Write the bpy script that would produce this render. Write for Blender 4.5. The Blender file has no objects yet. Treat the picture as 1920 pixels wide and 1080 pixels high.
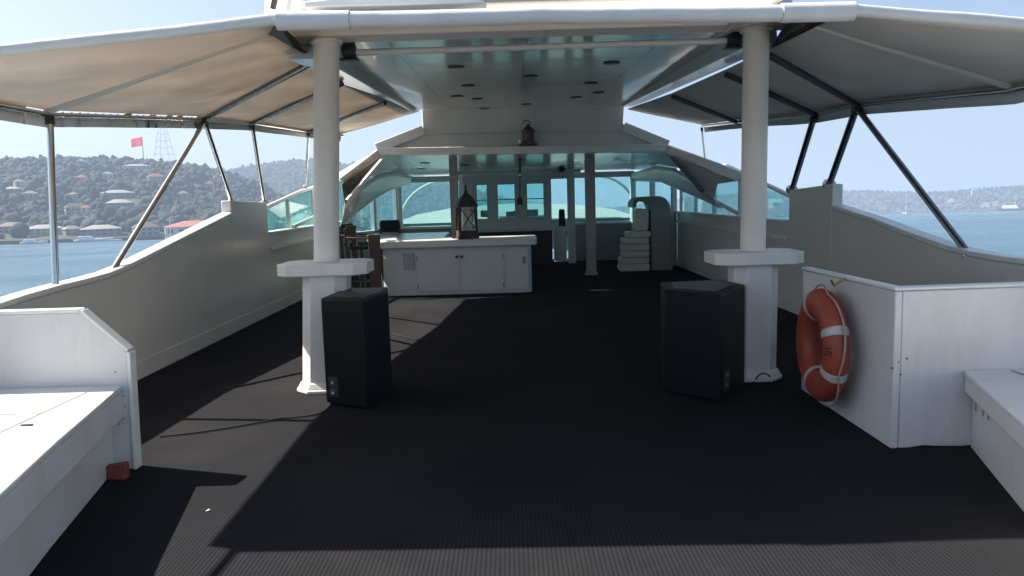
import bpy, bmesh, math, random
import numpy as np
from mathutils import Vector, Matrix, noise

R = math.radians
random.seed(7)
scene = bpy.context.scene
COL = scene.collection

# ------------------------------------------------------------------ camera
F_PX = 1450.0                      # focal length in pixels of the 1920 px wide frame
EYE = Vector((0, 0, 1.6))          # eye height above the deck
PITCH = math.atan((540 - 370) / F_PX)
ROLL = 0.028
_r0 = Vector((1, 0, 0)); _u0 = Vector((0, math.sin(PITCH), math.cos(PITCH)))
CF = Vector((0, math.cos(PITCH), -math.sin(PITCH)))
CU = _u0 * math.cos(ROLL) + _r0 * math.sin(ROLL)
CR = _r0 * math.cos(ROLL) - _u0 * math.sin(ROLL)
cam_d = bpy.data.cameras.new('camera'); cam = bpy.data.objects.new('camera', cam_d); COL.objects.link(cam)
cam_d.sensor_width = 36; cam_d.lens = 36 * F_PX / 1920
cam_d.clip_start = 0.05; cam_d.clip_end = 30000
cam.matrix_world = Matrix(((CR.x, CU.x, -CF.x, EYE.x), (CR.y, CU.y, -CF.y, EYE.y), (CR.z, CU.z, -CF.z, EYE.z), (0, 0, 0, 1)))
scene.camera = cam

# ------------------------------------------------------------------ sky and sun (the boat is trimmed bow up, so the sea tilts in its frame)
TILT = math.atan(47 / F_PX)
SUN = Vector((-0.97, 0.32, 1.0)).normalized()
EXPOSURE = 1.58
SKY_STRENGTH = 0.06
SUN_STRENGTH = 5.0
w = bpy.data.worlds.new("World"); scene.world = w; w.use_nodes = True
nt = w.node_tree; nt.nodes.clear()
wo = nt.nodes.new('ShaderNodeOutputWorld'); bg = nt.nodes.new('ShaderNodeBackground')
sk = nt.nodes.new('ShaderNodeTexSky'); sk.sky_type = 'NISHITA'; sk.sun_disc = False
tc = nt.nodes.new('ShaderNodeTexCoord'); mp = nt.nodes.new('ShaderNodeMapping')
mp.inputs['Rotation'].default_value = (TILT, 0, 0)
ss = Matrix.Rotation(TILT, 3, 'X') @ SUN
sk.sun_elevation = math.asin(ss.z); sk.sun_rotation = math.atan2(ss.x, ss.y)
sk.air_density = 1.0; sk.dust_density = 2.4; sk.ozone_density = 1.0; sk.altitude = 0
nt.links.new(tc.outputs['Generated'], mp.inputs['Vector']); nt.links.new(mp.outputs['Vector'], sk.inputs['Vector'])
nt.links.new(sk.outputs['Color'], bg.inputs['Color']); nt.links.new(bg.outputs['Background'], wo.inputs['Surface'])
bg.inputs['Strength'].default_value = SKY_STRENGTH
sl = bpy.data.lights.new('sun', 'SUN'); so = bpy.data.objects.new('sun', sl); COL.objects.link(so)
sl.energy = SUN_STRENGTH; sl.angle = R(0.55); sl.color = (1.0, 0.94, 0.84)
so.rotation_euler = SUN.to_track_quat('Z', 'Y').to_euler(); so.location = (-20, 8, 25)
scene.view_settings.view_transform = 'Standard'; scene.view_settings.look = 'None'
scene.view_settings.exposure = EXPOSURE; scene.view_settings.gamma = 1
scene.render.engine = 'CYCLES'
scene.cycles.max_bounces = 12; scene.cycles.diffuse_bounces = 7; scene.cycles.transparent_max_bounces = 24
scene.cycles.caustics_reflective = False; scene.cycles.caustics_refractive = False
scene.cycles.volume_bounces = 1
scene.cycles.use_denoising = True

# ------------------------------------------------------------------ measuring helpers: a sight line met with a known depth / plane
def ray(px, py): return CF + CR * ((px - 960) / F_PX) + CU * ((540 - py) / F_PX)
def at(px, py, y): d = ray(px, py); return EYE + d * (y / d.y)
def atz(px, py, z): d = ray(px, py); return EYE + d * ((z - EYE.z) / d.z)
def atx(px, py, x): d = ray(px, py); return EYE + d * (x / d.x)
def atp(px, py, p, n): d = ray(px, py); return EYE + d * ((p - EYE).dot(n) / d.dot(n))
def sea_z(y): return -2.9 - math.tan(TILT) * y

# ------------------------------------------------------------------ objects
def root_loc(o):
    while o.parent: o = o.parent
    return Vector(o.location)
def tag(o, label=None, cat=None, group=None, kind=None):
    if label: o['label'] = label
    if cat: o['category'] = cat
    if group: o['group'] = group
    if kind: o['kind'] = kind
    return o
def thing(name, label, cat, loc=(0, 0, 0), group=None):
    o = bpy.data.objects.new(name, None); COL.objects.link(o); o.location = loc
    o.empty_display_size = 0.2
    return tag(o, label, cat, group)

class MB:
    def __init__(s): s.v = []; s.f = []; s.sm = []
    def add(s, vs, fs, smooth=False):
        n = len(s.v); s.v += [Vector(p) for p in vs]
        s.f += [tuple(i + n for i in f) for f in fs]; s.sm += [smooth] * len(fs); return s
    def box(s, a, b):
        (x0, y0, z0), (x1, y1, z1) = a, b
        return s.hexa([(x0, y0, z0), (x1, y0, z0), (x1, y1, z0), (x0, y1, z0), (x0, y0, z1), (x1, y0, z1), (x1, y1, z1), (x0, y1, z1)])
    def hexa(s, p):
        return s.add(p, [(3, 2, 1, 0), (4, 5, 6, 7), (0, 1, 5, 4), (1, 2, 6, 5), (2, 3, 7, 6), (3, 0, 4, 7)])
    def prism(s, poly, vec):
        n = len(poly); poly = [Vector(p) for p in poly]; vec = Vector(vec)
        fs = [tuple(range(n))[::-1], tuple(range(n, 2 * n))]
        fs += [(i, (i + 1) % n, n + (i + 1) % n, n + i) for i in range(n)]
        return s.add(poly + [p + vec for p in poly], fs)
    def tube(s, path, r, n=12, cap=True):
        path = [Vector(p) for p in path]; m = len(path)
        rs = r if isinstance(r, (list, tuple)) else [r] * m
        t0 = (path[1] - path[0]).normalized()
        up = Vector((0, 0, 1)) if abs(t0.z) < 0.9 else Vector((1, 0, 0))
        a = t0.cross(up).normalized(); vs = []
        for i, p in enumerate(path):
            t = (path[min(i + 1, m - 1)] - path[max(i - 1, 0)]).normalized()
            a = (a - t * a.dot(t)).normalized(); b = t.cross(a)
            vs += [p + (a * math.cos(k * 2 * math.pi / n) + b * math.sin(k * 2 * math.pi / n)) * rs[i] for k in range(n)]
        fs = [(i * n + k, i * n + (k + 1) % n, (i + 1) * n + (k + 1) % n, (i + 1) * n + k) for i in range(m - 1) for k in range(n)]
        s.add(vs, fs, True)
        if cap:
            s.add(vs[:n], [tuple(range(n))[::-1]]); s.add(vs[-n:], [tuple(range(n))])
        return s
    def bar(s, a, b, w, h=None, up=(0, 0, 1)):
        a = Vector(a); b = Vector(b); h = h or w; t = (b - a).normalized(); u = Vector(up)
        if abs(t.dot(u)) > 0.95: u = Vector((0, 1, 0))
        x = t.cross(u).normalized() * (w / 2); y = x.cross(t).normalized() * (h / 2)
        return s.hexa([a - x - y, a + x - y, a + x + y, a - x + y, b - x - y, b + x - y, b + x + y, b - x + y])
    def lathe(s, prof, c=(0, 0, 0), n=24, axis=Vector((0, 0, 1)), smooth=True):
        c = Vector(c); q = Vector((0, 0, 1)).rotation_difference(Vector(axis)); vs = []
        for r, z in prof:
            for k in range(n):
                a = 2 * math.pi * k / n
                vs.append(c + q @ Vector((r * math.cos(a), r * math.sin(a), z)))
        m = len(prof)
        fs = [(i * n + k, i * n + (k + 1) % n, (i + 1) * n + (k + 1) % n, (i + 1) * n + k) for i in range(m - 1) for k in range(n)]
        s.add(vs, fs, smooth)
        if prof[0][0] > 1e-4: s.add(vs[:n], [tuple(range(n))[::-1]])
        if prof[-1][0] > 1e-4: s.add(vs[-n:], [tuple(range(n))])
        return s
    def grid(s, rows, smooth=True):
        m = len(rows[0]); vs = [p for r in rows for p in r]
        return s.add(vs, [(i * m + j, i * m + j + 1, (i + 1) * m + j + 1, (i + 1) * m + j) for i in range(len(rows) - 1) for j in range(m - 1)], smooth)
    def sphere(s, c, r, n=10, sz=1.0):
        return s.lathe([(max(1e-5, r * math.sin(math.pi * i / n)), -r * sz * math.cos(math.pi * i / n)) for i in range(n + 1)], c, 2 * n)
    def build(s, name, mat, parent=None, bevel=0, seg=2, label=None, weld=False, solid=0):
        off = root_loc(parent) if parent else Vector((0, 0, 0))
        me = bpy.data.meshes.new(name)
        me.from_pydata([p - off for p in s.v], [], s.f)
        me.polygons.foreach_set('use_smooth', [b or bevel > 0 for b in s.sm])
        bm = bmesh.new(); bm.from_mesh(me)
        bmesh.ops.remove_doubles(bm, verts=bm.verts, dist=1e-5)
        bmesh.ops.recalc_face_normals(bm, faces=bm.faces); bm.to_mesh(me); bm.free()
        me.set_sharp_from_angle(angle=R(38))
        me.materials.append(mat)
        o = bpy.data.objects.new(name, me); COL.objects.link(o)
        if parent: o.parent = parent
        if solid:
            md = o.modifiers.new('thick', 'SOLIDIFY'); md.thickness = solid; md.offset = 0
        if bevel:
            md = o.modifiers.new('soft_edges', 'BEVEL'); md.width = bevel; md.segments = seg; md.limit_method = 'ANGLE'; md.angle_limit = R(35)
        if label: o['label'] = label
        return o

# ------------------------------------------------------------------ materials
class NT:
    def __init__(s, name):
        s.m = bpy.data.materials.new(name); s.m.use_nodes = True; s.t = s.m.node_tree
        s.p = s.t.nodes['Principled BSDF']; s.out = s.t.nodes['Material Output']
    def n(s, kind, **kw):
        x = s.t.nodes.new('ShaderNode' + kind)
        for k, v in kw.items():
            if k in x.inputs: x.inputs[k].default_value = v
            else: setattr(x, k, v)
        return x
    def l(s, a, b): s.t.links.new(a, b)
def ramp(N, fac, stops):
    r = N.n('ValToRGB'); e = r.color_ramp.elements
    while len(e) < len(stops): e.new(0.5)
    for k, (p, c) in enumerate(stops):
        e[k].position = p; e[k].color = (*c, 1) if len(c) == 3 else c
    N.l(fac, r.inputs['Fac']); return r.outputs['Color']
def painted(name, col, rough=0.35, var=0.08, scale=3.0, bump=0.02, metallic=0.0, spec=0.5, stain=None, stain_amt=0.0):
    N = NT(name); p = N.p
    tcn = N.n('TexCoord'); v = tcn.outputs['Object']
    a = N.n('TexNoise', Scale=scale, Detail=6.0, Roughness=0.65); N.l(v, a.inputs['Vector'])
    lo = tuple(c * (1 - var) for c in col); hi = tuple(min(1, c * (1 + var * 0.6)) for c in col)
    c = ramp(N, a.outputs['Fac'], [(0.3, lo), (0.7, hi)])
    if stain:
        mpn = N.n('Mapping'); mpn.inputs['Scale'].default_value = (1, 1, 0.22); N.l(v, mpn.inputs['Vector'])
        b = N.n('TexNoise', Scale=3.0, Detail=9.0, Roughness=0.75); N.l(mpn.outputs['Vector'], b.inputs['Vector'])
        f = ramp(N, b.outputs['Fac'], [(0.48, (0, 0, 0)), (0.8, (stain_amt,) * 3)])
        mx = N.n('MixRGB'); N.l(f, mx.inputs['Fac']); N.l(c, mx.inputs['Color1']); mx.inputs['Color2'].default_value = (*stain, 1); c = mx.outputs['Color']
    N.l(c, p.inputs['Base Color'])
    g = N.n('TexNoise', Scale=scale * 5, Detail=4.0); N.l(v, g.inputs['Vector'])
    rr = ramp(N, g.outputs['Fac'], [(0.2, (max(0.02, rough - 0.02),) * 3), (0.8, (rough + 0.04,) * 3)]); N.l(rr, p.inputs['Roughness'])
    p.inputs['Metallic'].default_value = metallic; p.inputs['Specular IOR Level'].default_value = spec
    if bump:
        bp = N.n('Bump', Strength=bump, Distance=0.02); N.l(g.outputs['Fac'], bp.inputs['Height']); N.l(bp.outputs['Normal'], p.inputs['Normal'])
    return N.m
M = {}
M['white'] = painted('white_paint', (0.78, 0.78, 0.77), 0.32, 0.06, 2.0, 0.04)
M['bench'] = painted('bench_paint', (0.70, 0.69, 0.675), 0.3, 0.05, 1.3, 0.03, stain=(0.44, 0.40, 0.34), stain_amt=0.5)
M['pillar'] = painted('pillar_paint', (0.84, 0.785, 0.73), 0.35, 0.05, 3.0, 0.04, stain=(0.55, 0.48, 0.40), stain_amt=0.3)
M['bulwark'] = painted('bulwark_gelcoat', (0.71, 0.68, 0.625), 0.24, 0.08, 0.7, 0.008)
M['cap'] = painted('cap_rail_paint', (0.80, 0.79, 0.76), 0.3, 0.06, 4.0, 0.03)
M['foredeck'] = painted('foredeck_paint', (0.34, 0.34, 0.33), 0.5, 0.15, 1.5, 0.05)
M['beige'] = painted('coaming_paint', (0.62, 0.60, 0.54), 0.4, 0.06, 2.0, 0.03)
M['trim'] = painted('trim_paint', (0.74, 0.70, 0.65), 0.35, 0.06, 3.0, 0.03)
M['steel'] = painted('stainless_steel', (0.62, 0.61, 0.59), 0.14, 0.1, 9.0, 0.01, metallic=1.0)
M['pipe'] = painted('weathered_pipe', (0.13, 0.13, 0.13), 0.25, 0.2, 9.0, 0.01, metallic=1.0)
M['dark_pipe'] = painted('dark_pipe', (0.26, 0.27, 0.28), 0.22, 0.2, 9.0, 0.01, metallic=1.0)
M['dark_metal'] = painted('dark_metal', (0.035, 0.035, 0.038), 0.45, 0.2, 12.0, 0.05)
M['black_box'] = painted('speaker_black', (0.005, 0.006, 0.0095), 0.5, 0.25, 14.0, 0.08, spec=0.18)
M['black_cloth'] = painted('black_upholstery', (0.011, 0.011, 0.014), 0.8, 0.2, 20.0, 0.2)
M['brown_wood'] = painted('brown_wood', (0.10, 0.045, 0.03), 0.45, 0.35, 8.0, 0.1)
M['lantern_wood'] = painted('lantern_wood', (0.07, 0.045, 0.032), 0.6, 0.35, 12.0, 0.15)
M['red_wood'] = painted('red_wood', (0.22, 0.05, 0.03), 0.6, 0.4, 14.0, 0.15)
M['counter'] = painted('counter_top', (0.80, 0.76, 0.70), 0.2, 0.05, 3.0, 0.01)
M['cabinet'] = painted('cabinet_paint', (0.72, 0.71, 0.69), 0.35, 0.05, 3.0, 0.03)
M['dark_canvas'] = painted('dark_canvas', (0.07, 0.068, 0.064), 0.8, 0.15, 5.0, 0.1)
M['hood'] = painted('hood_paint', (0.33, 0.33, 0.31), 0.45, 0.08, 3.0, 0.03)
M['post_grey'] = painted('post_paint', (0.42, 0.395, 0.37), 0.4, 0.06, 3.0, 0.03)
M['grey'] = painted('grey_panel', (0.30, 0.30, 0.29), 0.45, 0.08, 3.0, 0.03)
M['brass'] = painted('brass', (0.45, 0.33, 0.16), 0.3, 0.2, 10.0, 0.02, metallic=1.0)
M['copper'] = painted('old_copper', (0.11, 0.08, 0.06), 0.45, 0.3, 10.0, 0.05, metallic=0.7)
M['candle'] = painted('candle_wax', (0.75, 0.73, 0.66), 0.6, 0.05, 5.0, 0.02)
M['orange'] = painted('life_ring_orange', (0.35, 0.060, 0.030), 0.5, 0.25, 5.0, 0.1, stain=(0.25, 0.05, 0.03), stain_amt=0.5)
M['band'] = painted('reflective_band', (0.52, 0.50, 0.47), 0.35, 0.12, 18.0, 0.05)
M['rope'] = painted('rope_fibre', (0.42, 0.33, 0.26), 0.85, 0.3, 40.0, 0.3)
M['black_mark'] = painted('black_print', (0.03, 0.025, 0.025), 0.6, 0.2, 20.0, 0.02)
M['cable'] = painted('cable_rubber', (0.007, 0.007, 0.008), 0.85, 0.2, 20.0, 0.05)
M['lens'] = painted('downlight_dark', (0.02, 0.024, 0.025), 0.25, 0.2, 10.0, 0.02)
M['cushion'] = painted('cushion_vinyl', (0.78, 0.77, 0.70), 0.45, 0.08, 6.0, 0.1)
M['paper'] = painted('paper', (0.35, 0.35, 0.34), 0.7, 0.05, 10.0, 0.05)

def carpet():
    N = NT('ribbed_carpet'); p = N.p; tcn = N.n('TexCoord'); v = tcn.outputs['Object']
    wv = N.n('TexWave', Scale=1.0, Distortion=0.25, Detail=2.0); wv.wave_type = 'BANDS'; wv.bands_direction = 'X'
    wv.inputs['Scale'].default_value = 2 * math.pi / (20 * 0.021); wv.inputs['Detail Scale'].default_value = 3
    N.l(v, wv.inputs['Vector'])
    a = N.n('TexNoise', Scale=1.3, Detail=8.0, Roughness=0.7); N.l(v, a.inputs['Vector'])
    b = N.n('TexNoise', Scale=170.0, Detail=3.0); N.l(v, b.inputs['Vector'])
    base = ramp(N, a.outputs['Fac'], [(0.25, (0.0150, 0.0153, 0.0182)), (0.55, (0.0203, 0.0204, 0.0234)), (0.8, (0.0268, 0.0262, 0.0285))])
    dark = N.n('MixRGB', blend_type='MULTIPLY'); dark.inputs['Fac'].default_value = 1
    rc = ramp(N, wv.outputs['Fac'], [(0.15, (0.68, 0.68, 0.70)), (0.6, (1.06, 1.06, 1.05))])
    N.l(base, dark.inputs['Color1']); N.l(rc, dark.inputs['Color2'])
    fl = N.n('MixRGB', blend_type='MULTIPLY'); fl.inputs['Fac'].default_value = 1
    N.l(dark.outputs['Color'], fl.inputs['Color1']); N.l(ramp(N, b.outputs['Fac'], [(0.3, (0.7, 0.7, 0.7)), (0.75, (1.35, 1.33, 1.3))]), fl.inputs['Color2'])
    # lint and salt specks, trodden pale paths
    sp = N.n('TexVoronoi', Scale=9.0); N.l(v, sp.inputs['Vector'])
    lint = N.n('MixRGB'); N.l(ramp(N, sp.outputs['Distance'], [(0.0, (0.5, 0.5, 0.5)), (0.035, (0, 0, 0))]), lint.inputs['Fac']); N.l(fl.outputs['Color'], lint.inputs['Color1']); lint.inputs['Color2'].default_value = (0.10, 0.095, 0.09, 1)
    pth = N.n('TexNoise', Scale=0.45, Detail=5.0, Distortion=0.8); N.l(v, pth.inputs['Vector'])
    dust = N.n('MixRGB'); N.l(ramp(N, pth.outputs['Fac'], [(0.5, (0, 0, 0)), (0.72, (0.22, 0.22, 0.22))]), dust.inputs['Fac']); N.l(lint.outputs['Color'], dust.inputs['Color1']); dust.inputs['Color2'].default_value = (0.06, 0.055, 0.05, 1)
    N.l(dust.outputs['Color'], p.inputs['Base Color'])
    p.inputs['Roughness'].default_value = 0.95; p.inputs['Specular IOR Level'].default_value = 0.03
    add = N.n('Math', operation='ADD'); N.l(wv.outputs['Fac'], add.inputs[0])
    mul = N.n('Math', operation='MULTIPLY'); mul.inputs[1].default_value = 0.5; N.l(b.outputs['Fac'], mul.inputs[0]); N.l(mul.outputs[0], add.inputs[1])
    bp = N.n('Bump', Strength=0.35, Distance=0.004); N.l(add.outputs[0], bp.inputs['Height']); N.l(bp.outputs['Normal'], p.inputs['Normal'])
    return N.m
M['carpet'] = carpet()

def canvas(name, col, trans, rough_scale=4.0, wrinkle=0.35):
    N = NT(name); t = N.t; t.nodes.remove(N.p)
    tcn = N.n('TexCoord'); v = tcn.outputs['Object']
    a = N.n('TexNoise', Scale=rough_scale, Detail=5.0); N.l(v, a.inputs['Vector'])
    weave = N.n('TexNoise', Scale=220.0, Detail=2.0); N.l(v, weave.inputs['Vector'])
    bp = N.n('Bump', Strength=0.12, Distance=0.01); N.l(weave.outputs['Fac'], bp.inputs['Height'])
    bp2 = N.n('Bump', Strength=wrinkle, Distance=0.06); N.l(a.outputs['Fac'], bp2.inputs['Height']); N.l(bp.outputs['Normal'], bp2.inputs['Normal'])
    d = N.n('BsdfDiffuse'); tr = N.n('BsdfTranslucent'); gl = N.n('BsdfGlossy', Roughness=0.45)
    N.l(ramp(N, a.outputs['Fac'], [(0.3, tuple(c * 0.92 for c in col)), (0.7, col)]), d.inputs['Color'])
    N.l(ramp(N, a.outputs['Fac'], [(0.25, tuple(c * 0.68 for c in trans)), (0.75, tuple(c * 1.15 for c in trans))]), tr.inputs['Color'])
    for x in (d, tr, gl): N.l(bp2.outputs['Normal'], x.inputs['Normal'])
    m1 = N.n('AddShader'); N.l(d.outputs[0], m1.inputs[0]); N.l(tr.outputs[0], m1.inputs[1])
    m2 = N.n('MixShader'); m2.inputs[0].default_value = 0.05; N.l(m1.outputs[0], m2.inputs[1]); N.l(gl.outputs[0], m2.inputs[2])
    N.l(m2.outputs[0], N.out.inputs['Surface']); return N.m
M['canvas'] = canvas('awning_canvas', (0.54, 0.525, 0.50), (0.200, 0.170, 0.138), 1.6, 0.6)
M['hem'] = canvas('canvas_hem', (0.66, 0.65, 0.64), (0.03, 0.026, 0.02), 5.0, 0.15)

M['flag_cloth'] = canvas('flag_cloth', (0.60, 0.012, 0.03), (0.55, 0.02, 0.04), 1.0, 0.1)
def glass(name, tint, gloss=0.08):
    N = NT(name); N.t.nodes.remove(N.p)
    tr = N.n('BsdfTransparent'); tr.inputs['Color'].default_value = (*tint, 1)
    gl = N.n('BsdfGlossy', Roughness=0.03); gl.inputs['Color'].default_value = (0.9, 1, 1, 1)
    lw = N.n('LayerWeight', Blend=0.5); pw = N.n('Math', operation='POWER'); pw.inputs[1].default_value = 5; N.l(lw.outputs['Facing'], pw.inputs[0])
    fr = N.n('Math', operation='MULTIPLY_ADD'); N.l(pw.outputs[0], fr.inputs[0]); fr.inputs[1].default_value = 0.8; fr.inputs[2].default_value = 0.04; mx = N.n('MixShader')
    N.l(fr.outputs[0], mx.inputs[0]); N.l(tr.outputs[0], mx.inputs[1]); N.l(gl.outputs[0], mx.inputs[2])
    df = N.n('BsdfDiffuse'); df.inputs['Color'].default_value = (0.35, 0.62, 0.62, 1)
    m2 = N.n('MixShader'); m2.inputs[0].default_value = gloss; N.l(mx.outputs[0], m2.inputs[1]); N.l(df.outputs[0], m2.inputs[2])
    N.l(m2.outputs[0], N.out.inputs['Surface']); return N.m
M['glass'] = glass('teal_glass', (0.74, 0.95, 0.94), 0.10)
M['clear'] = glass('clear_glass', (0.93, 0.95, 0.94), 0.02)

def ceiling_mat(name, col, rough):
    N = NT(name); p = N.p; tcn = N.n('TexCoord'); v = tcn.outputs['Object']
    br = N.n('TexBrick', Scale=1.0); br.inputs['Mortar Size'].default_value = 0.006; br.inputs['Brick Width'].default_value = 1.22
    br.inputs['Row Height'].default_value = 0.61; br.offset = 0.0
    br.inputs['Color1'].default_value = (1, 1, 1, 1); br.inputs['Color2'].default_value = (0.93, 0.93, 0.93, 1); br.inputs['Mortar'].default_value = (0.35, 0.35, 0.35, 1)
    N.l(v, br.inputs['Vector'])
    mx = N.n('MixRGB', blend_type='MULTIPLY'); mx.inputs['Fac'].default_value = 1; mx.inputs['Color1'].default_value = (*col, 1); N.l(br.outputs['Color'], mx.inputs['Color2'])
    N.l(mx.outputs['Color'], p.inputs['Base Color'])
    a = N.n('TexNoise', Scale=1.1, Detail=2.0); N.l(v, a.inputs['Vector'])
    bp = N.n('Bump', Strength=0.25, Distance=0.03); N.l(a.outputs['Fac'], bp.inputs['Height'])
    bp2 = N.n('Bump', Strength=0.5, Distance=0.004); N.l(br.outputs['Fac'], bp2.inputs['Height']); bp2.invert = True
    N.l(bp.outputs['Normal'], bp2.inputs['Normal']); N.l(bp2.outputs['Normal'], p.inputs['Normal'])
    p.inputs['Roughness'].default_value = rough; p.inputs['Coat Weight'].default_value = 0.3; p.inputs['Coat Roughness'].default_value = 0.06
    return N.m
M['ceiling'] = ceiling_mat('gloss_ceiling', (0.60, 0.585, 0.555), 0.24)
M['beam'] = painted('gloss_beam', (0.58, 0.58, 0.57), 0.15, 0.05, 2.0, 0.02)

def sea_mat():
    N = NT('sea_water'); p = N.p; tcn = N.n('TexCoord'); v = tcn.outputs['Object']
    mpn = N.n('Mapping'); mpn.inputs['Scale'].default_value = (0.55, 1.0, 1); N.l(v, mpn.inputs['Vector'])
    a = N.n('TexNoise', Scale=0.09, Detail=9.0, Roughness=0.62); N.l(mpn.outputs['Vector'], a.inputs['Vector'])
    b = N.n('TexNoise', Scale=0.012, Detail=6.0, Distortion=0.6); N.l(mpn.outputs['Vector'], b.inputs['Vector'])
    N.l(ramp(N, b.outputs['Fac'], [(0.35, (0.028, 0.080, 0.120)), (0.65, (0.045, 0.115, 0.160))]), p.inputs['Base Color'])
    N.l(ramp(N, b.outputs['Fac'], [(0.38, (0.16, 0.16, 0.16)), (0.62, (0.36, 0.36, 0.36))]), p.inputs['Roughness']); p.inputs['IOR'].default_value = 1.33
    bp = N.n('Bump', Strength=1.0, Distance=2.2); N.l(a.outputs['Fac'], bp.inputs['Height']); N.l(bp.outputs['Normal'], p.inputs['Normal'])
    return N.m
M['sea'] = sea_mat()
def leaf_mat(name, cols):
    N = NT(name); p = N.p
    g = N.n('NewGeometry'); tcn = N.n('TexCoord')
    c = ramp(N, g.outputs['Random Per Island'], [(i / (len(cols) - 1), q) for i, q in enumerate(cols)])
    a = N.n('TexNoise', Scale=0.5, Detail=6.0, Roughness=0.8); N.l(tcn.outputs['Object'], a.inputs['Vector'])
    mx = N.n('MixRGB', blend_type='MULTIPLY'); mx.inputs['Fac'].default_value = 1; N.l(c, mx.inputs['Color1'])
    N.l(ramp(N, a.outputs['Fac'], [(0.35, (0.72, 0.72, 0.74)), (0.65, (1.15, 1.15, 1.12))]), mx.inputs['Color2'])
    N.l(mx.outputs['Color'], p.inputs['Base Color']); p.inputs['Roughness'].default_value = 0.9; p.inputs['Specular IOR Level'].default_value = 0.1
    bp = N.n('Bump', Strength=0.6, Distance=1.0); N.l(a.outputs['Fac'], bp.inputs['Height']); N.l(bp.outputs['Normal'], p.inputs['Normal'])
    return N.m
M['leaf'] = leaf_mat('wood_foliage', [(0.022, 0.033, 0.026), (0.034, 0.048, 0.034), (0.024, 0.039, 0.032), (0.05, 0.061, 0.042), (0.03, 0.044, 0.031), (0.066, 0.069, 0.052)])
M['soil'] = painted('hill_soil', (0.07, 0.075, 0.05), 0.95, 0.5, 0.03, 0.3, spec=0.1)
M['quay'] = painted('quay_stone', (0.20, 0.19, 0.17), 0.9, 0.3, 0.1, 0.1, spec=0.1)
for k, c in {'wall_white': (0.50, 0.48, 0.45), 'wall_pink': (0.36, 0.24, 0.21), 'wall_cream': (0.36, 0.32, 0.26), 'wall_grey': (0.20, 0.20, 0.20), 'roof_red': (0.26, 0.10, 0.07), 'roof_brown': (0.13, 0.09, 0.075), 'roof_pale': (0.20, 0.19, 0.18),
             'far_window': (0.06, 0.07, 0.08), 'flag_red': (0.65, 0.02, 0.03), 'flag_white': (0.8, 0.8, 0.8), 'mast_red': (0.50, 0.42, 0.42), 'hull_dark': (0.06, 0.06, 0.07), 'hull_white': (0.75, 0.75, 0.75)}.items():
    M[k] = painted(k, c, 0.7, 0.12, 0.3, 0.0, spec=0.2)

# ================================================================== LARGE STRUCTURE
XL, XR = -3.52, 3.66                       # inner faces of the two bulwarks
deck = MB().prism([(XL - 0.12, -3.5, -0.25), (XR + 0.12, -3.5, -0.25), (XR + 0.12, 17, -0.25), (3.2, 19.4, -0.25), (-2.9, 19.4, -0.25), (XL - 0.12, 17, -0.25)], (0, 0, 0.25)).build('deck', M['carpet'])
tag(deck, 'black ribbed carpet covering the open stern deck', 'deck', kind='structure')
_fp = [((-3.0, 19.9, 1.0), (3.3, 19.9, 1.0)), ((-2.7, 22.5, 1.18), (3.0, 22.5, 1.18)), ((-2.0, 26, 1.29), (2.3, 26, 1.29)), ((-0.8, 29.5, 1.34), (1.0, 29.5, 1.34)), ((0.05, 31, 1.36), (0.15, 31, 1.36))]
fd = MB().grid([[Vector((a[0], a[1], -0.3)), Vector(a), Vector(b), Vector((b[0], b[1], -0.3))] for a, b in _fp], False).build('foredeck', M['foredeck'])
tag(fd, 'white foredeck seen through the front windows', 'deck', kind='structure')

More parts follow.
